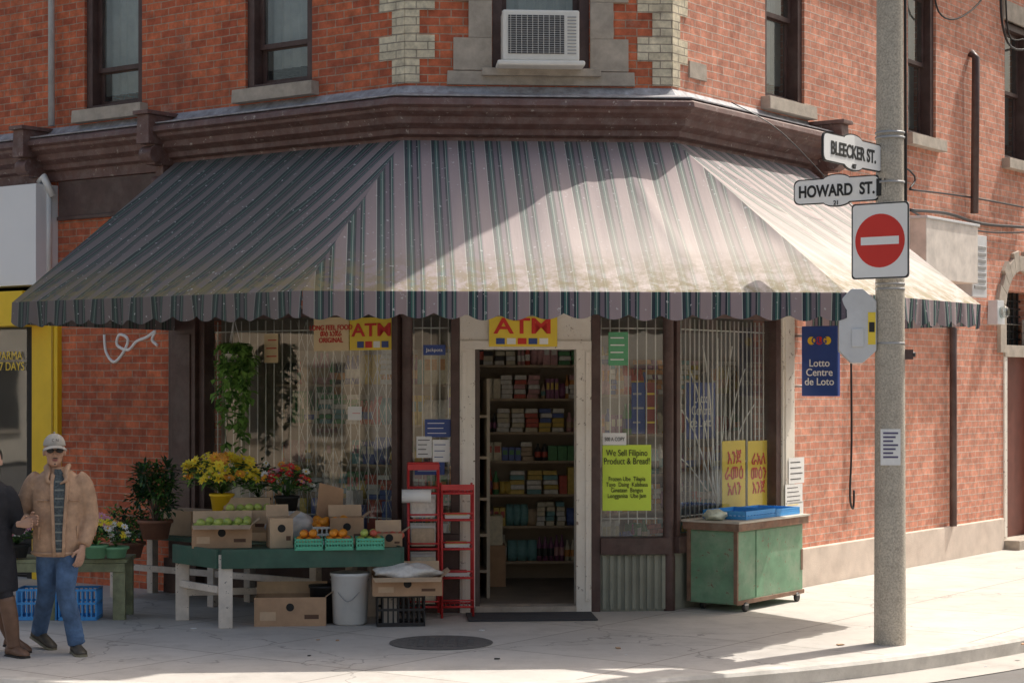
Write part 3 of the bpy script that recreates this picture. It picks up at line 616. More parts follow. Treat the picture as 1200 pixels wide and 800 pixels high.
# ---------------------------------------------------------------- pole with signs
pl=empty('utility_pole'); px_,py_=3.06,15.2
mb=MB(); mb.lathe((px_,py_,0),[(.132,-.02),(.13,0.0),(.118,3),(.105,6),(.09,10)],CONCP,16)
mb.obj('shaft',pl)
mb=MB()
for z in (2.86,2.9,4.08,4.12,3.72,2.42): mb.lathe((px_,py_,z),[(.122,0),(.122,.018)],STEEL,16)
mb.box(frame(px_+.13,py_-.0,0),-.02,.05,-.04,.04,2.30,2.38,TRIM); mb.tube([(px_+.12,py_,2.34),(px_+.2,py_-.03,2.34)],.02,BLK,8)
mb.tube([(px_+.125,py_-.02,3.1),(px_+.12,py_-.02,5),(px_+.105,py_-.02,9)],.012,BLK,6)
mb.obj('bands_and_bracket',pl)
eb=empty('signal_control_box'); f=frame(2.66,15.3,-8)
pr=[(.0,.10),(0,.50),(.10,.60),(.19,.60),(.30,.50),(.30,.10),(.19,0),(.10,0)]
mb=MB(); mb.grid([[f.P(x,n,2.27+z) for x,z in pr] for n in (-.14,.12)],GB,True,sm=False,capa=True,capb=True); mb.box(f,.10,.20,.12,.135,2.40,2.55,GB); mb.obj('casing',eb,.012)
mb=MB(); mb.box(f,.232,.292,.1215,.124,2.42,2.68,SIGNY); mb.box(f,.24,.284,.124,.1255,2.52,2.6,SIGNK); mb.obj('sticker',eb)
pf=frame(px_-.03,py_-.122,0); mb=MB(); mb.box(pf,-.07,.09,-.005,.004,1.45,1.74,PAPER)
for k in range(7): mb.box(pf,-.05,.07-(k%3)*.02,.004,.006,1.70-k*.032,1.715-k*.032,M('ink',(.12,.1,.2),.6))
mb.obj('taped_poster',pl)
def street_sign(label,small,c,d,w,h,name,sx):
    e=empty(name); X=d; Nn=V((d.y,-d.x,0))
    if Nn.y>0: Nn=-Nn
    fr=Fr(c,X,Nn)
    def outline(s):
        hw=w/2-s; hh=h*.36-s; pts=[]
        for cx,cz,r,a0,a1 in ((hw-.05,-hh+.05,.05,-90,0),(hw-.05,hh-.05,.05,0,90)):
            for k in range(5): a=math.radians(a0+(a1-a0)*k/4); pts.append((cx+r*math.cos(a),cz+r*math.sin(a)))
        for k in range(9): a=math.radians(20+140*k/8); pts.append((w*.16*math.cos(a),hh-.015+(h*.16)*math.sin(a)))
        for cx,cz,r,a0,a1 in ((-hw+.05,hh-.05,.05,90,180),(-hw+.05,-hh+.05,.05,180,270)):
            for k in range(5): a=math.radians(a0+(a1-a0)*k/4); pts.append((cx+r*math.cos(a),cz+r*math.sin(a)))
        for k in range(9): a=math.radians(200+140*k/8); pts.append((w*.16*math.cos(a),-hh+.015+(h*.16)*math.sin(a)))
        return pts
    mb=MB()
    for s,n0,n1,m in ((0,-.008,.008,SIGNK),(.010,-.010,.0105,SIGNW)):
        mb.grid([[fr.P(x,n,z) for x,z in outline(s)] for n in (n0,n1)],m,True,sm=False,capa=True,capb=True)
    mb.obj('plate',e)
    rr=X if X.x>0 else -X
    text(e,label,fr.P(0,.013,-.004),rr,h*.46,SIGNK,sx=sx,bold=.004); text(e,small,fr.P(0,.013,-h*.36),rr,h*.17,SIGNK,bold=.001)
    mb=MB(); mb.tube([fr.P(w/2-.01,0,0) if d is not dL else fr.P(-w/2+.01,0,0),V((px_,py_,c.z))],.022,SIGNK,8); mb.box(fr,(w/2-.03) if d is not dL else -w/2-.05,(w/2+.05) if d is not dL else -w/2+.03,-.02,.02,-.07,.07,SIGNK); mb.obj('arm',e)
    return e
def zc(y,Y): return CH+(HY-y)*Y/F0
cB=V((px_,py_,0))-dR*.57+V((-.05,0,0)); cB.z=zc(179,cB.y); street_sign('BLEECKER ST.','487',cB,dR,1.04,.31,'street_name_sign',.92)
cH=V((px_,py_,0))+dL*.47+V((-.02,-.1,0)); cH.z=zc(223,cH.y); street_sign('HOWARD  ST.','21',cH,dL,.78,.29,'street_name_sign',.80)
ne=empty('do_not_enter_sign'); c=V((px_-.11,py_-.16,0)); c.z=zc(282,c.y); fr=Fr(c,-dL,nL)
def rrect(w,h,r):
    pts=[]
    for cx,cz,a0 in ((w-r,-h+r,-90),(w-r,h-r,0),(-w+r,h-r,90),(-w+r,-h+r,180)):
        for k in range(5): a=math.radians(a0+90*k/4); pts.append((cx+r*math.cos(a),cz+r*math.sin(a)))
    return pts
mb=MB()
for (w,h,r,n,m) in ((.25,.305,.03,.004,STEEL),(.247,.302,.03,.0055,SIGNK),(.237,.292,.028,.007,SIGNW)):
    mb.grid([[fr.P(x,k,z) for x,z in rrect(w,h,r)] for k in (-.004 if m is STEEL else 0,n)],m,True,sm=False,capa=True,capb=True)
mb.lathe(fr.P(0,.0072,0),[(.215,0),(.215,.0015)],SIGNR,40,axis=nL); mb.box(fr,-.165,.165,.0088,.0105,-.032,.032,SIGNW)
mb.tube([fr.P(.05,-.004,.2),fr.P(.1,-.12,.2)],.015,STEEL,6); mb.tube([fr.P(.05,-.004,-.2),fr.P(.1,-.12,-.2)],.015,STEEL,6)
mb.obj('plate',ne)
# ---------------------------------------------------------------- freezer cart
fc=empty('green_freezer_cart')
mb=MB(); mb.box(R,.20,1.50,.06,.58,.07,.75,GRNP); mb.obj('cabinet',fc,.015)
RUST=M('rusty_rim',(.22,.12,.075),.7,.3,10,.3,dirt=.3,dcol=(.36,.36,.3))
mb=MB(); mb.box(R,.16,1.54,.02,.62,.75,.82,RUST); mb.box(R,.15,1.55,.01,.63,.82,.84,M('worn_lid',(.62,.58,.5),.7,.15,6,.2,dirt=.4))
mb.box(R,.185,.20,.05,.09,.08,.75,RUST); mb.box(R,.185,.21,.55,.59,.08,.75,RUST); mb.box(R,.19,1.51,.575,.59,.07,.11,RUST); mb.box(R,.55,.57,.58,.588,.12,.74,GRNP); mb.box(R,1.45,1.49,.58,.586,.3,.5,RUST); mb.obj('lid',fc,.006)
mb=MB()
for t in (.34,1.36):
    for n in (.14,.585): mb.tube([R.P(t-.045,n,.045),R.P(t+.045,n,.045)],.001,STEEL,5); mb.lathe(R.P(t,n-.018,.045),[(.03,0),(.045,.006),(.045,.03),(.03,.036)],BLK,16,axis=nR); mb.box(R,t-.035,t+.035,n-.03,n+.02,.06,.075,STEEL)
mb.obj('castors',fc)
def crate(name,fr,t0,t1,n0,n1,z0,z1,mat,bars=8):
    mb=MB(); w=.012
    mb.box(fr,t0,t1,n0,n1,z0,z0+.012,mat)
    for z in (z0+.012,(z0+z1)/2,z1-.02):
        mb.box(fr,t0,t1,n0,n0+w,z,z+.02,mat); mb.box(fr,t0,t1,n1-w,n1,z,z+.02,mat); mb.box(fr,t0,t0+w,n0+w,n1-w,z,z+.02,mat); mb.box(fr,t1-w,t1,n0+w,n1-w,z,z+.02,mat)
    for k in range(bars+1):
        t=t0+(t1-t0-.014)*k/bars; mb.box(fr,t,t+.014,n0+.001,n0+w-.002,z0+.01,z1-.003,mat); mb.box(fr,t,t+.014,n1-w+.002,n1-.001,z0+.01,z1-.003,mat)
        n=n0+(n1-n0-.014)*k/bars; mb.box(fr,t0+.001,t0+w-.002,n,n+.014,z0+.01,z1-.003,mat); mb.box(fr,t1-w+.002,t1-.001,n,n+.014,z0+.01,z1-.003,mat)
    return mb.obj(name)
BLUEL=M('blue_tray',(.07,.36,.80),.4,.1,5,0)
crate('blue_crate',R,.40,.98,.10,.56,.842,.92,BLUEL,10); crate('blue_crate',R,.99,1.47,.10,.56,.842,.91,BLUEL,8)
def crumple(name,c,rx,ry,rz,mat,seed=1,am=.18):
    rnd=random.Random(seed); mb=MB(); rows=[]; ph=[rnd.uniform(0,6) for _ in range(6)]
    for i in range(13):
        p_=-math.pi/2*.97+math.pi*.97*i/12; row=[]
        for k in range(22):
            a=2*math.pi*k/22; s=1+am*math.sin(3*a+ph[0]+i)*.5+am*math.sin(5*a+ph[1]-i*1.3)*.5+rnd.uniform(-am,am)*.35
            row.append((c[0]+rx*s*math.cos(p_)*math.cos(a),c[1]+ry*s*math.cos(p_)*math.sin(a),c[2]+rz*max(-.9,math.sin(p_))*s))
        rows.append(row)
    mb.grid(rows,mat,True,capa=True,capb=True); return mb.obj(name)
PLB=M('clear_bag',(.62,.68,.55),.3,.2,15,.3)
cc=R.P(.28,.30,.885); crumple('plastic_bag',cc,.11,.15,.05,PLB,4)
# ---------------------------------------------------------------- red display rack
rk=empty('red_display_rack'); f=frame(-.93,16.86,4)
mb=MB(); RW=.58
def bar(a,b,r=.011,m=RED): mb.tube([f.P(*a),f.P(*b)],r,m,6)
for t in (0,.27): bar((t,0,.05),(t,0,1.38)); bar((t,-.28,.05),(t,-.28,1.38))
for t in (.30,RW): bar((t,.02,.0),(t,.02,1.20)); bar((t,-.28,.0),(t,-.28,1.20))
for i,z in enumerate((.10,.36,.62,.88,1.12,1.34)):
    if z<1.36: bar((0,0,z),(.27,0,z)); bar((0,-.28,z+.04),(.27,-.28,z+.04)); bar((0,0,z),(0,-.28,z+.04)); bar((.27,0,z),(.27,-.28,z+.04)); bar((0,.02,z+.05),(.27,.02,z+.05),.008)
    if z<1.2:
        bar((.30,.02,z),(RW,.02,z)); bar((.30,-.28,z),(RW,-.28,z)); bar((.30,.02,z),(.30,-.28,z)); bar((RW,.02,z),(RW,-.28,z)); bar((.3,.03,z+.06),(RW,.03,z+.06),.008)
        for k in range(1,7): bar((.30+k*.04,.02,z),(.30+k*.04,-.28,z),.005)
mb.box(f,-.005,.275,.0,.012,1.33,1.40,RED); mb.box(f,.295,RW+.005,.03,.04,1.15,1.2,RED)
mb.obj('wire_frame',rk)
mb=MB()
for z in (.12,.38,.64,.90):
    for k in range(3): mb.box(f,.02+.004*k,.25-.006*k,-.22+.06*k,-.20+.06*k,z,z+.2-.02*k,random.choice((PAPER,SIGNW,PROD[7],PROD[4],PROD[11])))
for z in (.36,.62,.88): mb.box(f,.33,.55,-.22,-.03,z+.01,z+.04,PAPER); mb.box(f,.34,.53,-.2,-.04,z+.041,z+.055,PROD[1 if z>.6 else 0])
mb.obj('magazines',rk)
mb=MB(); mb.tube([f.P(-.06,.06,1.10),f.P(.20,.06,1.10)],.06,SIGNW,16); mb.obj('paper_towel_roll',rk)
# ---------------------------------------------------------------- produce table
tb=empty('produce_table'); TH=.665
FL,FRt,BRt,BL=V((-2.52,16.15,0)),V((-.97,16.38,0)),V((-1.15,17.08,0)),V((-3.0,16.72,0))
mb=MB()
def slab(pts,z0,z1,m): mb.grid([[V((q.x,q.y,z)) for q in pts] for z in (z0,z1)],m,True,sm=False,capa=True,capb=True)
slab([FL,FRt,BRt,BL],TH-.03,TH,DGRN)
def rail(a,b,z0,z1,m,th=.03):
    d=(b-a).normalized(); n=V((d.y,-d.x,0)); slab([a,b,b+n*th,a+n*th],z0,z1,m)
rail(FL+V((.02,-.002,0)),FRt,TH-.15,TH+.015,DGRN); rail(BL,FL,TH-.15,TH+.015,DGRN); rail(FRt,BRt,TH-.15,TH+.015,DGRN)
mb.obj('top',tb,.004)
LEGW=M('leg_white',(.76,.69,.60),.7,.15,8,.2,dirt=.4,dcol=(.38,.28,.2),chip=.1)
mb=MB()
for q in (FL+V((.05,.04,0)),FRt+V((-.1,.06,0)),BL+V((.06,.03,0)),BRt+V((-.1,-.06,0))):
    g=frame(q.x,q.y,8); mb.box(g,-.06,.06,-.04,.04,0,TH-.03,LEGW)
rail(BL+V((.1,0,0)),BRt,.22,.28,LEGW); rail(BL+V((.06,.0,0)),FL+V((0,.06,0)),.30,.36,LEGW)
mb.obj('legs',tb,.004)
wb=empty('wall_bench'); mb=MB(); g=Fr(L.P(.35,0,0),dL,nL)
mb.box(g,0,2.9,.12,.75,.60,.64,DGRN)
for t in (.1,1.4,2.75): mb.box(g,t,t+.08,.64,.72,0,.6,LEGW); mb.box(g,t,t+.08,.15,.23,0,.6,LEGW)
mb.box(g,.1,2.8,.66,.70,.28,.34,LEGW)
for t in (.15,.7,1.25,1.8): mb.box(g,t,t+.45,.25,.62,.641,.641+random.uniform(.15,.3),random.choice((CARD,CARD2)))
mb.obj('planks',wb,.004)
def carton(name,fr,w,d,h,mat=None,fill=None,flaps=True):
    mat=mat or CARD; e=empty(name); mb=MB(); th=.006
    mb.box(fr,0,w,0,d,0,.006,mat); mb.box(fr,0,w,d-th,d,.006,h,mat); mb.box(fr,0,w,0,th,.006,h,mat); mb.box(fr,0,th,th,d-th,.006,h,mat); mb.box(fr,w-th,w,th,d-th,.006,h,mat)
    if flaps:
        if flaps==2: mb.poly([fr.P(0,d,h),fr.P(w,d,h),fr.P(w*.97,d+.09,h-.03),fr.P(w*.03,d+.09,h-.03)],CARD2)
        mb.poly([fr.P(w,0,h),fr.P(w,d,h),fr.P(w+.07,d*.95,h+.05),fr.P(w+.07,.05*d,h+.05)],CARD2); mb.poly([fr.P(0,0,h),fr.P(w,0,h),fr.P(w,-.05,h+.1),fr.P(0,-.05,h+.1)],CARD2)
    mb.obj('carton',e); mb=MB()
    mb.lathe(fr.P(w*.5,d+.0005,h*.66),[(.035,0),(.035,.002)],DARK,14,axis=fr.n); mb.box(fr,w*.08,w*.3,d,d+.0015,h*.2,h*.5,CARD2); mb.box(fr,w*.7,w*.9,d,d+.0015,h*.25,h*.4,M('print_brown',(.15,.08,.05),.8)); mb.obj('print',e)
    if fill: fill(fr,w,d,h,e)
    return e
def fruits(mat,r,rows=2,name='fruit'):
    def fn(fr,w,d,h,e):
        mb=MB(); rnd=random.Random(int(w*1000))
        for lv in range(rows):
            y=r+lv*r*.9
            while y<d-r*.5:
                x=r+lv*r*.8
                while x<w-r*.5:
                    if rnd.random()<.8 or lv==0:
                        q=fr.P(x+rnd.uniform(-.012,.012),y+rnd.uniform(-.012,.012),h-r*.3+lv*r*1.1-.02+rnd.uniform(-.012,.012)); mb.ell(q,r,r,r*.93,mat,10,7)
                    x+=2*r*1.02
                y+=2*r*1.02
        mb.obj(name,e)
    return fn
ORNG=M('orange_peel',(.88,.33,.03),.45,.1,30,.2); APG=M('green_apple',(.50,.60,.14),.35,.2,20,0)
def onT(px,y,a=8,z=TH+.001): return frame((px-600)/F0*y,y,a,z)
q=onT(226,16.75); carton('cardboard_box',q,.52,.34,.20,CARD,fruits(APG,.04,2,'green_apples'),2)
q=onT(312,16.72,14); carton('cardboard_box',q,.2,.3,.26,CARD2)
q=onT(262,17.1,5,TH+.1); carton('cardboard_box',q,.42,.2,.20,CARD2,fruits(APG,.04,2,'green_apples'))
q=frame(-2.26,16.62,4); carton('cardboard_box',q,.62,.34,.25,CARD)
f2=frame(-1.17,16.25,6); crate('black_milk_crate',f2,.0,.42,-.32,0,0.002,.27,BLK,9)
q=frame(-1.24,16.55,6,.275); carton('cardboard_box',q,.60,.40,.16,CARD,None,2); qq=q.P(.3,.2,.2); crumple('plastic_bag',(qq.x,qq.y,qq.z-.01),.29,.17,.07,M('milky_bag',(.78,.76,.72),.35,.15,20,.3),9)
mb=MB(); c=(-1.42,16.45,0); mb.lathe(c,[(.125,0),(.15,.02),(.165,.42),(.175,.43),(.175,.455),(.16,.455),(.155,.40)],M('bucket_white',(.72,.72,.70),.5,.1,6,.05,dirt=.3,dcol=(.5,.46,.4)),28); mb.tube([(c[0]-.17,c[1]-.02,.4),(c[0],c[1]-.2,.22),(c[0]+.17,c[1]-.02,.4)],.005,STEEL,5,sub=6); mb.obj('white_bucket')
mb=MB(); mb.lathe((-1.66,16.6,0),[(.11,0),(.13,.30),(.14,.31),(.14,.33),(.12,.33)],BLK,24); mb.obj('black_bin')
GB2=M('basket_green',(.10,.50,.32),.45,.15,6,0)
for i,(px,fl,mm,r) in enumerate(((345,1,ORNG,.037),(380,1,ORNG,.038),(416,0,APG,.035))):
    g=onT(px,16.45+i*.03,7); e=crate('fruit_basket',g,0,.245,-.02,.26,.0,.10,GB2,9)
    mb=MB(); rnd=random.Random(i)
    for lv in range(2):
        for a in range(3-lv):
            for b in range(3-lv): mb.ell(g.P(.045+a*.075+lv*.037+rnd.uniform(-.008,.008),.03+b*.08+lv*.035,.075+lv*.06),r,r,r*.95,mm if rnd.random()<.85 else PROD[0],12,8)
    mb.obj('fruit',e)
g=onT(365,16.98,7); e=crate('fruit_basket',g,0,.35,-.1,.2,.0,.16,M('basket_white',(.7,.7,.66),.5),8); mb=MB(); rnd=random.Random(5)
for k in range(30): mb.ell(g.P(rnd.uniform(.04,.31),rnd.uniform(-.06,.16),.15+rnd.uniform(0,.07)),.038,.038,.036,ORNG,10,7)
mb.obj('oranges',e)
q=onT(318,17.0,7); crumple('plastic_bag',q.P(.18,.0,.14),.24,.16,.13,M('white_bag',(.82,.80,.78),.5,.1,12,.3),11)
q=onT(385,16.98,10); carton('cardboard_box',q,.3,.2,.24,CARD); q=onT(440,16.75,6); carton('cardboard_box',q,.23,.2,.12,CARD,fruits(PROD[0],.03,1,'red_fruit'))
mb=MB(); q=onT(368,17.15,5); mb.poly([q.P(0,0,.1),q.P(.25,-.02,.1),q.P(.27,.06,.48),q.P(.05,.08,.54)],CARD); mb.obj('cardboard_flap')
def bouquet(name,c,r,h,n,fl,seed,potmat=None,nf=30,fs=.03,ph=.2):
    rnd=random.Random(seed); e=empty(name); c=V(c); mb=MB()
    mb.lathe(c,[(.08,0),(.11,ph),(.118,ph),(.118,ph-.02),(.1,ph-.03)],potmat or BLK,18); mb.obj('pot',e); mb=MB()
    for k in range(n):
        a=rnd.uniform(0,6.28); rr=r*math.sqrt(rnd.random()); top=c+V((rr*math.cos(a),rr*math.sin(a),ph+h*rnd.uniform(.2,.95)*(1-.35*(rr/r)**2)))
        if k%4==0: mb.tube([c+V((0,0,ph)),(c+V((0,0,ph))).lerp(top,.6)+V((0,0,.03)),top],.003,LEAF,4)
        d=V((math.cos(a+rnd.uniform(-1,1)),math.sin(a+rnd.uniform(-1,1)),rnd.uniform(-.3,.8)))
        mb.leaf(top,d,V((0,0,1)),rnd.uniform(.06,.12),rnd.uniform(.012,.028),rnd.choice((LEAF,LEAF2,LEAFD)))
    for k in range(nf):
        a=rnd.uniform(0,6.28); rr=r*math.sqrt(rnd.random()); top=c+V((rr*math.cos(a),rr*math.sin(a),ph+h*rnd.uniform(.45,1.1)*(1-.3*(rr/r)**2))); m=rnd.choice(fl)
        ax=V((math.cos(a)*.5+rnd.uniform(-.3,.3),-.7+rnd.uniform(-.3,.5),.6)).normalized(); e1=ax.orthogonal().normalized(); e2=ax.cross(e1)
        for j in range(9):
            b=6.28*j/9+rnd.random()*.3; mb.leaf(top,e1*math.cos(b)+e2*math.sin(b)+ax*.25,ax,fs*1.3,fs*.42,m)
        mb.ell(top+ax*fs*.15,fs*.3,fs*.3,fs*.3,rnd.choice((YEL,PROD[7])),6,4)
    mb.obj('foliage_and_flowers',e); return e
FY=M('petal_yellow',(.95,.75,.06),.6,.1,20,0); FRd=M('petal_red',(.70,.05,.05),.6,.2,20,0); FP=M('petal_pink',(.85,.38,.48),.6,.2,20,0); FW=M('petal_white',(.88,.86,.8),.6,.1,20,0); FO=M('petal_orange',(.85,.38,.05),.6,.2,20,0)
def on(px,Y,z): return V(((px-600)/F0*Y,Y,z))
bouquet('potted_yellow_flowers',on(260,17.2,.90),.33,.34,260,[FY,FY,FY,FO,FY],1,YEL,75,.048)
bouquet('potted_red_flowers',on(336,17.2,.88),.24,.28,160,[FRd,FRd,FP,FW,FO],2,DARK,36,.034)
bouquet('potted_pink_flowers',on(303,17.4,.85),.16,.36,110,[FW,FP,FW],3,DARK,14,.025)
PG=M('pot_green',(.2,.45,.24),.5)
bouquet('potted_flowers',on(112,16.65,.56),.16,.26,90,[FP,FW,FY],4,PG,30,.034,.12)
bouquet('potted_flowers',on(84,16.7,.56),.15,.2,80,[FRd,FP,FW],5,PG,20,.03,.12)
bouquet('potted_flowers',on(20,16.7,.56),.17,.2,90,[FP,FP,FW],6,DARK,20,.03,.12)
bouquet('potted_flowers',on(136,16.7,.56),.11,.22,50,[FW,FY],8,PG,14,.03,.10)
def shrub(name,c,r,h,n,seed,pot):
    rnd=random.Random(seed); e=empty(name); c=V(c); mb=MB(); mb.lathe(c,[(.12,0),(.16,pot),(.17,pot),(.17,pot-.03),(.14,pot-.03)],M('pot_terracotta',(.28,.13,.08),.8),20); mb.obj('pot',e); mb=MB()
    cl=[(rnd.uniform(-.7,.7)*r,rnd.uniform(-.6,.6)*r,rnd.uniform(.15,.95)*h) for _ in range(16)]
    for x,y,z in cl:
        q=c+V((x,y,pot+z)); mb.tube([c+V((0,0,pot-.05)),c+V((x*.3,y*.3,pot+z*.5)),q],[.008,.006,.003],BARK,5)
        m=rnd.choice((LEAF,LEAFD,LEAFD,LEAF2))
        for k in range(n//16):
            d=V((rnd.gauss(0,1),rnd.gauss(0,1),rnd.gauss(.2,.8))).normalized(); mb.leaf(q+d*rnd.uniform(0,.11),d,V((0,0,1)),rnd.uniform(.04,.08),rnd.uniform(.012,.022),m if rnd.random()<.8 else LEAF)
    mb.obj('foliage',e)
shrub('potted_shrub',on(182,17.75,.641),.28,.52,1300,3,.18)
shrub('potted_shrub',on(150,17.9,.45),.2,.3,400,5,.15)
hp=empty('hanging_plant'); hc=L.P(TP(L,274,.24),.24,0); ptop=zc(412,hc.y); mb=MB()
mb.lathe((hc.x,hc.y,ptop-.14),[(.06,0),(.095,.12),(.10,.12),(.10,.10)],M('pot_white',(.6,.58,.5),.5),18)
for k in range(3):
    a=k*2.1; mb.tube([(hc.x+.09*math.cos(a),hc.y+.09*math.sin(a),ptop-.02),(hc.x,hc.y,ptop+.33)],.004,SIGNW,4)
mb.tube([(hc.x,hc.y,ptop+.33),(hc.x,hc.y,ptop+.75)],.004,STEEL,4); mb.obj('pot_and_hanger',hp); mb=MB(); rnd=random.Random(4)
for k in range(34):
    a=rnd.uniform(0,6.28); ro=rnd.uniform(.05,.22); ln=rnd.choice((.15,.35,.55,.75,.98)); px0=hc+V((0,0,ptop+.02)); pts=[px0,px0+V((ro*math.cos(a)*.7,ro*math.sin(a)*.7,.06)),px0+V((ro*math.cos(a),ro*math.sin(a),-ln*.4)),px0+V((ro*math.cos(a)*.7+rnd.uniform(-.04,.04),ro*math.sin(a)*.7,-ln))]
    mb.tube(pts,.003,LEAF,4,sub=3)
    for j in range(int(12+ln*26)):
        s=rnd.random(); seg=min(2,int(s*3)); q=pts[seg].lerp(pts[seg+1],s*3-seg)
        b=rnd.uniform(0,6.28); d=V((math.cos(b),math.sin(b),rnd.uniform(-1.2,.1))); mb.leaf(q,d,V((0,0,1)),rnd.uniform(.08,.13),rnd.uniform(.028,.044),rnd.choice((LEAF2,LEAF2,LEAF2,LEAF)))
mb.obj('trailing_foliage',hp)
lb=empty('low_bench'); mb=MB(); g=frame(-4.9,16.75,2)
for k in range(4): mb.box(g,0,1.47,-.42+k*.13,-.30+k*.13,.51,.545,WOODG)
mb.box(g,.0,1.45,.06,.09,.43,.508,WOODG)
for t in (.05,.72,1.34): mb.box(g,t,t+.11,.0,.07,0,.508,WOODG); mb.box(g,t,t+.11,-.40,-.33,0,.508,WOODG)
mb.box(g,1.36,1.40,-.33,.0,.15,.22,WOODG); mb.obj('planks',lb,.004)
crate('blue_milk_crate',frame(-4.42,16.9,2),0,.36,-.1,.2,.002,.28,BLUEL,8); crate('blue_milk_crate',frame(-4.04,16.88,2),0,.34,-.1,.2,.002,.28,BLUEL,8)
mb=MB(); q=Fr(FF.P(.55,0,0),dF,nF); mb.box(q,0,1.15,.12,.68,.004,.016,M('door_mat',(.06,.06,.065),.95,.2,60,.4)); mb.obj('door_mat')
mb=MB(); c=G(517,753); MH=M('manhole_iron',(.13,.125,.12),.6,.25,20,.3); mb.lathe((c.x,c.y,.0),[(.42,.002),(.42,.008)],MH,40)
for i in range(-4,5):
    for j in range(-4,5):
        if i*i+j*j<16: g=frame(c.x+i*.08,c.y+j*.08,0); mb.box(g,-.025,.025,-.025,.025,.008,.013,MH)
mb.obj('manhole_cover')
mb=MB(); rnd=random.Random(8)
for k in range(26):
    x=rnd.uniform(-5,5); y=rnd.uniform(13.9,16.2); g=frame(x,y,rnd.uniform(0,180)); s=rnd.uniform(.008,.03); mb.box(g,-s,s,-s*.6,s*.6,.003,.003+s*.3,rnd.choice((PAPER,CARD,DARK)))
mb.obj('litter')
# ---------------------------------------------------------------- people
SKIN=M('skin',(.50,.30,.21),.55,.08,20,.05); HAIR=M('hair_black',(.012,.01,.009),.4,.2,60,.2)
def ringpt(rings,z,ang,off=0):
    for i in range(len(rings)-1):
        a,b=rings[i],rings[i+1]
        if a[2]<=z<=b[2]:
            t=(z-a[2])/(b[2]-a[2]); c=[a[k]*(1-t)+b[k]*t for k in range(5)]
            return V((c[0]+(c[3]+off)*math.cos(ang),c[1]+(c[4]+off)*math.sin(ang),z))
def hand(mb,O,w,fwd,side,mat,curl=.5,s=1.0):
    w=V(w); fwd=V(fwd).normalized(); side=V(side); side=(side-fwd*side.dot(fwd)).normalized(); pn=fwd.cross(side)
    W=lambda p:O+p
    rows=[]
    for l,hw,ht in ((-.03,.026,.022),(0,.029,.02),(.04,.040,.017),(.085,.042,.014),(.095,.036,.009)):
        rows.append([W(w+fwd*l*s+(side*hw*math.cos(a)+pn*ht*math.sin(a))*s) for a in [2*math.pi*k/10 for k in range(10)]])
    mb.grid(rows,mat,True,capa=True,capb=True)
    for k,(o,ln) in enumerate(((-.031,.065),(-.0105,.076),(.0105,.080),(.031,.070))):
        p=w+(fwd*.08+side*o)*s; d=fwd.copy(); pts=[p]
        for f,r in ((.45,.5),(.32,1),(.23,1)):
            d=(d*math.cos(curl*r)+pn*math.sin(curl*r)); d.normalize(); p=p+d*ln*f*s; pts.append(p.copy())
        mb.tube([W(x) for x in pts],[.0095*s,.009*s,.0085*s,.007*s],mat,8)
    p=w+(fwd*.02+side*.03)*s; mb.tube([W(p),W(p+(fwd*.03+side*.028+pn*.012)*s),W(p+(fwd*.062+side*.030+pn*.026)*s)],[.012*s,.011*s,.008*s],mat,8)
def shoe(mb,O,ank,dr,mat,sole,L0=.27,pitch=0):
    dr=V(dr).normalized(); sd=V((-dr.y,dr.x,0)); up=V((0,0,1)); base=V((ank[0],ank[1],ank[2]))
    d=(dr*math.cos(pitch)-up*math.sin(pitch)); u2=(up*math.cos(pitch)+dr*math.sin(pitch))
    for (z0,z1,m,e) in ((0,.022,sole,.004),(.02,1,mat,0)):
        rows=[]
        for l,hw,hh in ((-.30,.020,.06),(-.27,.034,.085),(-.12,.036,.10),(.05,.037,.098),(.25,.042,.078),(.5,.048,.058),(.62,.040,.046),(.70,.018,.032)):
            top=hh if z1==1 else z1
            c=base+d*(l*L0); row=[]
            for sx_,zz in ((-1,z0),(-.97,z0+(top-z0)*.5),(-.6,z0+(top-z0)*.9),(0,top),(.6,z0+(top-z0)*.9),(.97,z0+(top-z0)*.5),(1,z0)): row.append(O+c+sd*(hw+e)*sx_+u2*(zz))
            rows.append(row)
        mb.grid(rows,m,True,capa=True,capb=True)
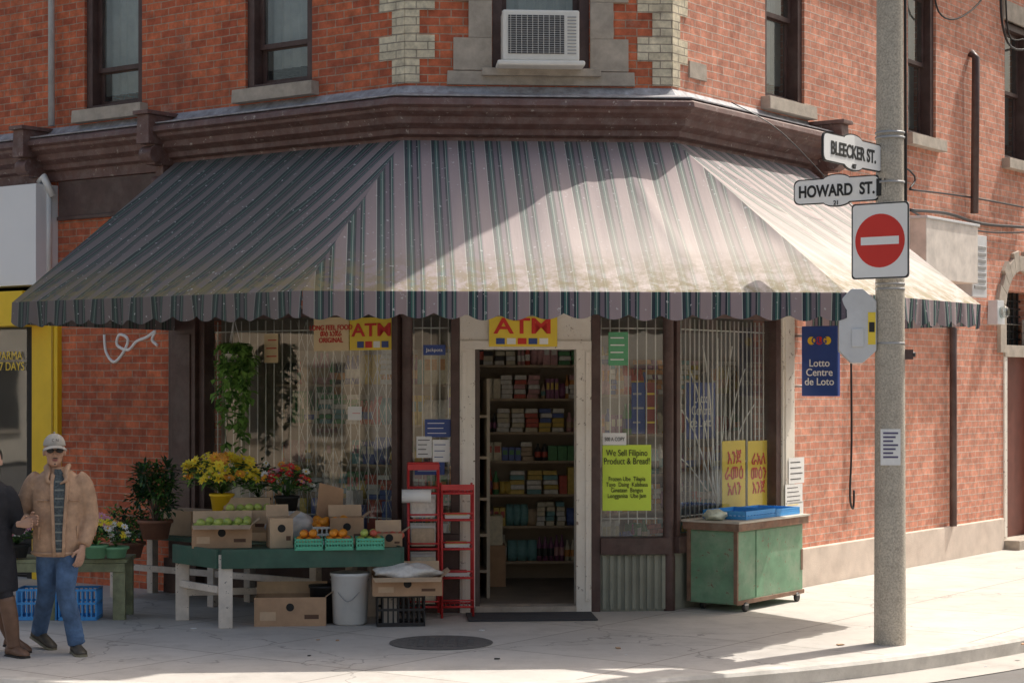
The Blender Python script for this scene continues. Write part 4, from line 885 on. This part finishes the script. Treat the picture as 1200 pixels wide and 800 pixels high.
def head(par,O,c,face,mat,s=1.0):
    face=V(face).normalized(); sd=V((-face.y,face.x,0)).normalized(); up=V((0,0,1)); c=V(c)
    P=lambda x,y,z:O+c+sd*x*s+face*y*s+up*z*s
    mb=MB()
    R3=Matrix(((sd.x,face.x,0),(sd.y,face.y,0),(0,0,1)))
    mb.ell(P(0,-.008,.025),.074*s,.092*s,.098*s,mat,20,14,R3); mb.ell(P(0,.018,-.045),.056*s,.068*s,.068*s,mat,18,12,R3); mb.ell(P(0,.062,-.088),.024*s,.02*s,.018*s,mat,10,8,R3)
    mb.tube([P(0,.080,.012),P(0,.098,-.022),P(0,.100,-.028)],[.009*s,.015*s,.012*s],mat,8)
    for e in (-1,1):
        mb.ell(P(e*.076,-.005,-.005),.010*s,.019*s,.032*s,mat,8,8,R3); mb.ell(P(e*.040,.055,-.02),.024*s,.026*s,.024*s,mat,8,6,R3)
    mb.tube([P(0,-.02,-.06),P(0,-.03,-.14),P(0,-.035,-.20)],[.052*s,.050*s,.06*s],mat,14)
    mb.obj('head',par,remesh=.006,smooth=3)
    mb=MB(); lip=M('lip',(.34,.13,.11),.5,.05); mb.ell(P(0,.083,-.056),.024*s,.009*s,.0045*s,lip,12,6,R3); mb.ell(P(0,.083,-.064),.020*s,.009*s,.005*s,lip,12,6,R3)
    for e in (-1,1):
        mb.ell(P(e*.031,.070,.008),.014*s,.012*s,.010*s,SIGNW,10,8,R3); mb.ell(P(e*.031,.079,.008),.006*s,.005*s,.006*s,DARK,8,6,R3)
        mb.tube([P(e*.015,.090,.030),P(e*.032,.086,.036),P(e*.05,.072,.030)],.004*s,HAIR,6)
    mb.obj('eyes_and_mouth',par); return P,R3
def loft(mb,O,rings,mat,seg=24): mb.grid([[O+V((r[0]+r[3]*math.cos(a),r[1]+r[4]*math.sin(a),r[2])) for a in [2*math.pi*k/seg for k in range(seg)]] for r in rings],mat,True,capa=True,capb=True)
def clothmat(name,col,var=.2,sc=14,bs=22,bmp=.9,rough=.85): return M(name,col,rough,var,sc,bmp,bs=bs)
man=empty('walking_man'); O=G(60,765); O.z=0
JK=clothmat('jacket_tan',(.45,.29,.19),.22); JE=clothmat('jeans_blue',(.075,.14,.26),.4,9); SH=M('shirt_plaid',(.07,.09,.10),.8,.6,60,.1)
rings=[(.05,.01,.76,.190,.142),(.05,.01,.79,.196,.146),(.05,0,.86,.196,.143),(.05,0,1.0,.188,.135),(.05,0,1.15,.198,.138),(.05,0,1.28,.208,.135),(.05,.005,1.36,.19,.115),(.05,.01,1.41,.13,.09),(.045,.01,1.455,.07,.068)]
mb=MB(); loft(mb,O,rings,JK)
mb.tube([O+V(p) for p in ((.19,.01,1.36),(.25,.02,1.30),(.295,.04,1.08),(.295,.0,.98),(.27,-.07,.85))],[.08,.08,.068,.064,.052],JK,14,sub=4)
mb.tube([O+V(p) for p in ((-.09,.01,1.36),(-.15,.02,1.30),(-.245,.03,1.07),(-.225,-.02,1.03),(-.155,-.12,1.045))],[.08,.08,.07,.064,.052],JK,14,sub=4)
mb.obj('jacket',man,remesh=.011,smooth=3)
mb=MB(); fa=-math.pi/2+.22
def strip(mb,a0,a1,z0,z1,off,mat,n=14,taper=0):
    rows=[]
    for i in range(n+1):
        z=z0+(z1-z0)*i/n; k=1-taper*(1-i/n); am=(a0+a1)/2
        rows.append([O+ringpt(rings,z,am+(a-am)*k,off) for a in [a0+(a1-a0)*j/6 for j in range(7)]])
    mb.grid(rows,mat)
strip(mb,fa-.26,fa+.26,.78,1.44,.004,SH,taper=.35)
for k in range(9): strip(mb,fa-.17,fa+.17,.82+k*.065,.832+k*.065,.006,M('plaid_light',(.22,.24,.22),.8),n=1)
mb.obj('shirt',man)
mb=MB()
for e in (-1,1):
    pts=[O+ringpt(rings,z,fa+e*(.17+.13*(z-.76)/.64),.010) for z in (.765,.85,.95,1.05,1.15,1.25,1.34,1.40)]; mb.tube(pts,[.016]*7+[.02],JK,8,ell=.6)
    mb.tube([O+V((.045+e*.075,.05,1.455)),O+V((.055+e*.082,-.03,1.455)),O+V((.065+e*.07,-.085,1.42)),O+V((.07+e*.075,-.125,1.36)),O+V((.07+e*.03,-.132,1.33))],[.028,.030,.026,.02,.006],JK,10,sub=3,ell=.7)
    q=[O+ringpt(rings,z,fa+e*.85,.006) for z in (.90,.98,1.0)]; mb.tube(q,.010,JK,6,ell=.5)
    mb.tube([O+ringpt(rings,1.2,fa+e*(.4+.1*k),.004) for k in range(6)],.007,JK,6)
mb.tube([O+ringpt(rings,.79,2*math.pi*k/24,.003) for k in range(25)],.012,JK,6)
mb.obj('collar_and_placket',man)
mb=MB(); mb.ell(O+V((.05,.01,.84)),.165,.125,.13,JE,18,12)
mb.tube([O+V(p) for p in ((.12,0,.84),(.135,-.05,.66),(.135,-.09,.48),(.175,-.06,.28),(.205,-.03,.075))],[.094,.088,.073,.069,.067],JE,16,sub=5)
mb.tube([O+V(p) for p in ((-.02,.01,.84),(-.04,.04,.66),(-.05,.06,.49),(-.11,.18,.30),(-.17,.30,.13))],[.094,.088,.073,.068,.064],JE,16,sub=5)
for (x,y,z,r) in ((.205,-.03,.10,.071),(.20,-.04,.14,.073),(.19,-.05,.19,.071),(-.16,.28,.15,.068)): mb.ell(O+V((x,y,z)),r,r,.014,JE,14,6)
mb.obj('jeans',man,remesh=.009,smooth=2)
SHO=M('shoe_dark',(.07,.06,.045),.5,.2,20,.1); SOL=M('sole',(.24,.22,.15),.7,.1)
mb=MB(); shoe(mb,O,(.205,-.03,0),(.45,-.9,0),SHO,SOL,.29); shoe(mb,O,(-.17,.30,.055),(.75,-.6,0),SHO,SOL,.29,pitch=.30); mb.obj('shoes',man)
mb=MB(); hand(mb,O,(.262,-.085,.825),(-.15,-.25,-1),(-.6,-.8,.1),SKIN,.45); mb.obj('hand_left',man,remesh=.0035,smooth=1)
mb=MB(); hand(mb,O,(-.135,-.145,1.048),(.75,-.55,.05),(0,.1,1),SKIN,.55); mb.obj('hand_right',man,remesh=.0035,smooth=1)
P,R3=head(man,O,(.03,-.02,1.575),(.30,-1,0),SKIN,1.06)
CAP=M('cap_grey',(.42,.39,.34),.9,.12,20,.2)
mb=MB(); mb.ell(P(0,-.022,.02),.080,.098,.09,HAIR,18,8,R3,-.5,.3); mb.obj('hair',man)
mb=MB(); mb.ell(P(0,-.006,.045),.086,.108,.095,CAP,24,10,R3,-.02,1); rows=[]
for i in range(6):
    rr=i/5; rows.append([P(math.sin(a)*(.078+.012*rr),.055+.03*math.cos(a)+rr*.085*math.cos(a)**.7 if math.cos(a)>0 else .055,.052-.02*rr-.025*math.sin(a)**2) for a in [(-1.35+2.7*k/12) for k in range(13)]])
mb.grid(rows,CAP); mb.grid([[q-V((0,0,.005)) for q in r] for r in rows],CAP); mb.ell(P(0,-.006,.141),.008,.008,.006,CAP,8,6); mb.obj('cap',man)
text(man,'C N',P(0,.106,.085),V((.9578,.287,0)),.03,SIGNK)
mb=MB()
for e in (-1,1):
    mb.ell(P(e*.034,.088,.010),.028,.010,.020,BLK,14,8,R3); mb.tube([P(e*.058,.082,.015),P(e*.078,.04,.014),P(e*.082,-.01,.012)],.0035,BLK,6)
mb.tube([P(-.012,.098,.016),P(.012,.098,.016)],.003,BLK,6); mb.obj('sunglasses',man)
mb=MB(); mb.ell(P(0,.088,-.045),.022,.006,.003,HAIR,12,6,R3); mb.ell(P(0,.074,-.090),.012,.008,.007,HAIR,10,6,R3); mb.obj('moustache',man)
wo=empty('walking_woman'); O=G(-14,768); O.z=0
CT=clothmat('coat_black',(.022,.022,.027),.2); BT=M('boot_brown',(.17,.095,.06),.5,.2,12,.2)
rings=[(.03,0,.50,.20,.165),(.03,0,.56,.20,.16),(.03,0,.75,.185,.145),(.02,0,.92,.165,.13),(.02,0,1.03,.145,.115),(.02,0,1.16,.165,.125),(.02,.0,1.26,.172,.115),(.02,.0,1.32,.12,.09),(.02,.0,1.36,.065,.06)]
mb=MB(); loft(mb,O,rings,CT)
mb.tube([O+V(p) for p in ((.13,.0,1.28),(.19,.0,1.20),(.235,.03,1.0),(.24,-.04,.98),(.28,-.13,1.02))],[.062,.06,.05,.046,.040],CT,12,sub=4)
mb.tube([O+V(p) for p in ((-.1,.0,1.28),(-.16,.01,1.2),(-.22,.03,.98),(-.21,-.03,.76))],[.062,.06,.05,.04],CT,12,sub=4)
mb.obj('coat',wo,remesh=.011,smooth=4)
mb=MB(); mb.tube([O+V(p) for p in ((.08,0,.75),(.15,-.06,.48),(.17,-.06,.40))],[.08,.06,.055],CT,14,sub=4); mb.tube([O+V(p) for p in ((-.03,0,.75),(0,.02,.48),(.03,.1,.38))],[.08,.06,.055],CT,14,sub=4); mb.obj('leggings',wo,remesh=.011,smooth=3)
mb=MB(); mb.tube([O+V(p) for p in ((.155,-.06,.46),(.185,-.05,.30),(.20,-.03,.14),(.205,-.03,.07))],[.066,.062,.050,.050],BT,14,sub=4); mb.tube([O+V(p) for p in ((.02,.05,.44),(.07,.15,.28),(.13,.22,.10))],[.066,.06,.05],BT,14,sub=4)
shoe(mb,O,(.205,-.03,0),(.75,-.6,0),BT,DARK,.25); shoe(mb,O,(.13,.22,.03),(.9,-.4,0),BT,DARK,.25,.2); mb.obj('boots',wo)
mb=MB(); hand(mb,O,(.285,-.145,1.03),(.9,-.25,.1),(0,.1,1),SKIN,.5,.9); mb.obj('hand_left',wo,remesh=.0035,smooth=1)
mb=MB(); hand(mb,O,(-.21,-.035,.74),(0,-.1,-1),(.5,-.8,0),SKIN,.5,.9); mb.obj('hand_right',wo,remesh=.0035,smooth=1)
P,R3=head(wo,O,(.035,-.01,1.50),(.4,-1,0),M('skin_light',(.62,.40,.31),.5,.06,20,.05),.93)
mb=MB(); mb.ell(P(0,-.035,.035),.083,.085,.102,HAIR,20,12,R3); mb.ell(P(0,-.06,-.08),.072,.045,.12,HAIR,14,10,R3); mb.obj('hair',wo,remesh=.008,smooth=2)
# ---------------------------------------------------------------- light & camera
w=bpy.data.worlds.new("World"); S.world=w; w.use_nodes=True; nt=w.node_tree
bg=nt.nodes['Background']; sk=nt.nodes.new('ShaderNodeTexSky'); sk.sky_type='NISHITA'; sk.sun_disc=False
EL,AZ=55,50
sk.dust_density=7; sk.air_density=1.4; sk.ozone_density=.2
sk.sun_elevation=math.radians(EL); sk.sun_rotation=math.radians(AZ); nt.links.new(sk.outputs[0],bg.inputs[0]); bg.inputs[1].default_value=.15
sd=bpy.data.lights.new('sun','SUN'); sd.energy=5; sd.angle=math.radians(.53); sd.color=(1,.95,.87); so=bpy.data.objects.new('sun',sd); COL.objects.link(so)
v=V((math.sin(math.radians(AZ))*math.cos(math.radians(EL)),math.cos(math.radians(AZ))*math.cos(math.radians(EL)),math.sin(math.radians(EL))))
so.rotation_mode='QUATERNION'; so.rotation_quaternion=(-v).to_track_quat('-Z','Y'); so.location=v*40
cd=bpy.data.cameras.new('camera'); cd.sensor_width=36; cd.lens=36*F0/1200; cd.shift_y=(HY-400)/1200; cd.clip_end=2000
co=bpy.data.objects.new('camera',cd); COL.objects.link(co); co.location=(0,0,CH); co.rotation_euler=(math.pi/2,0,0); S.camera=co
S.view_settings.view_transform='Standard'; S.view_settings.look='None'; S.view_settings.exposure=0
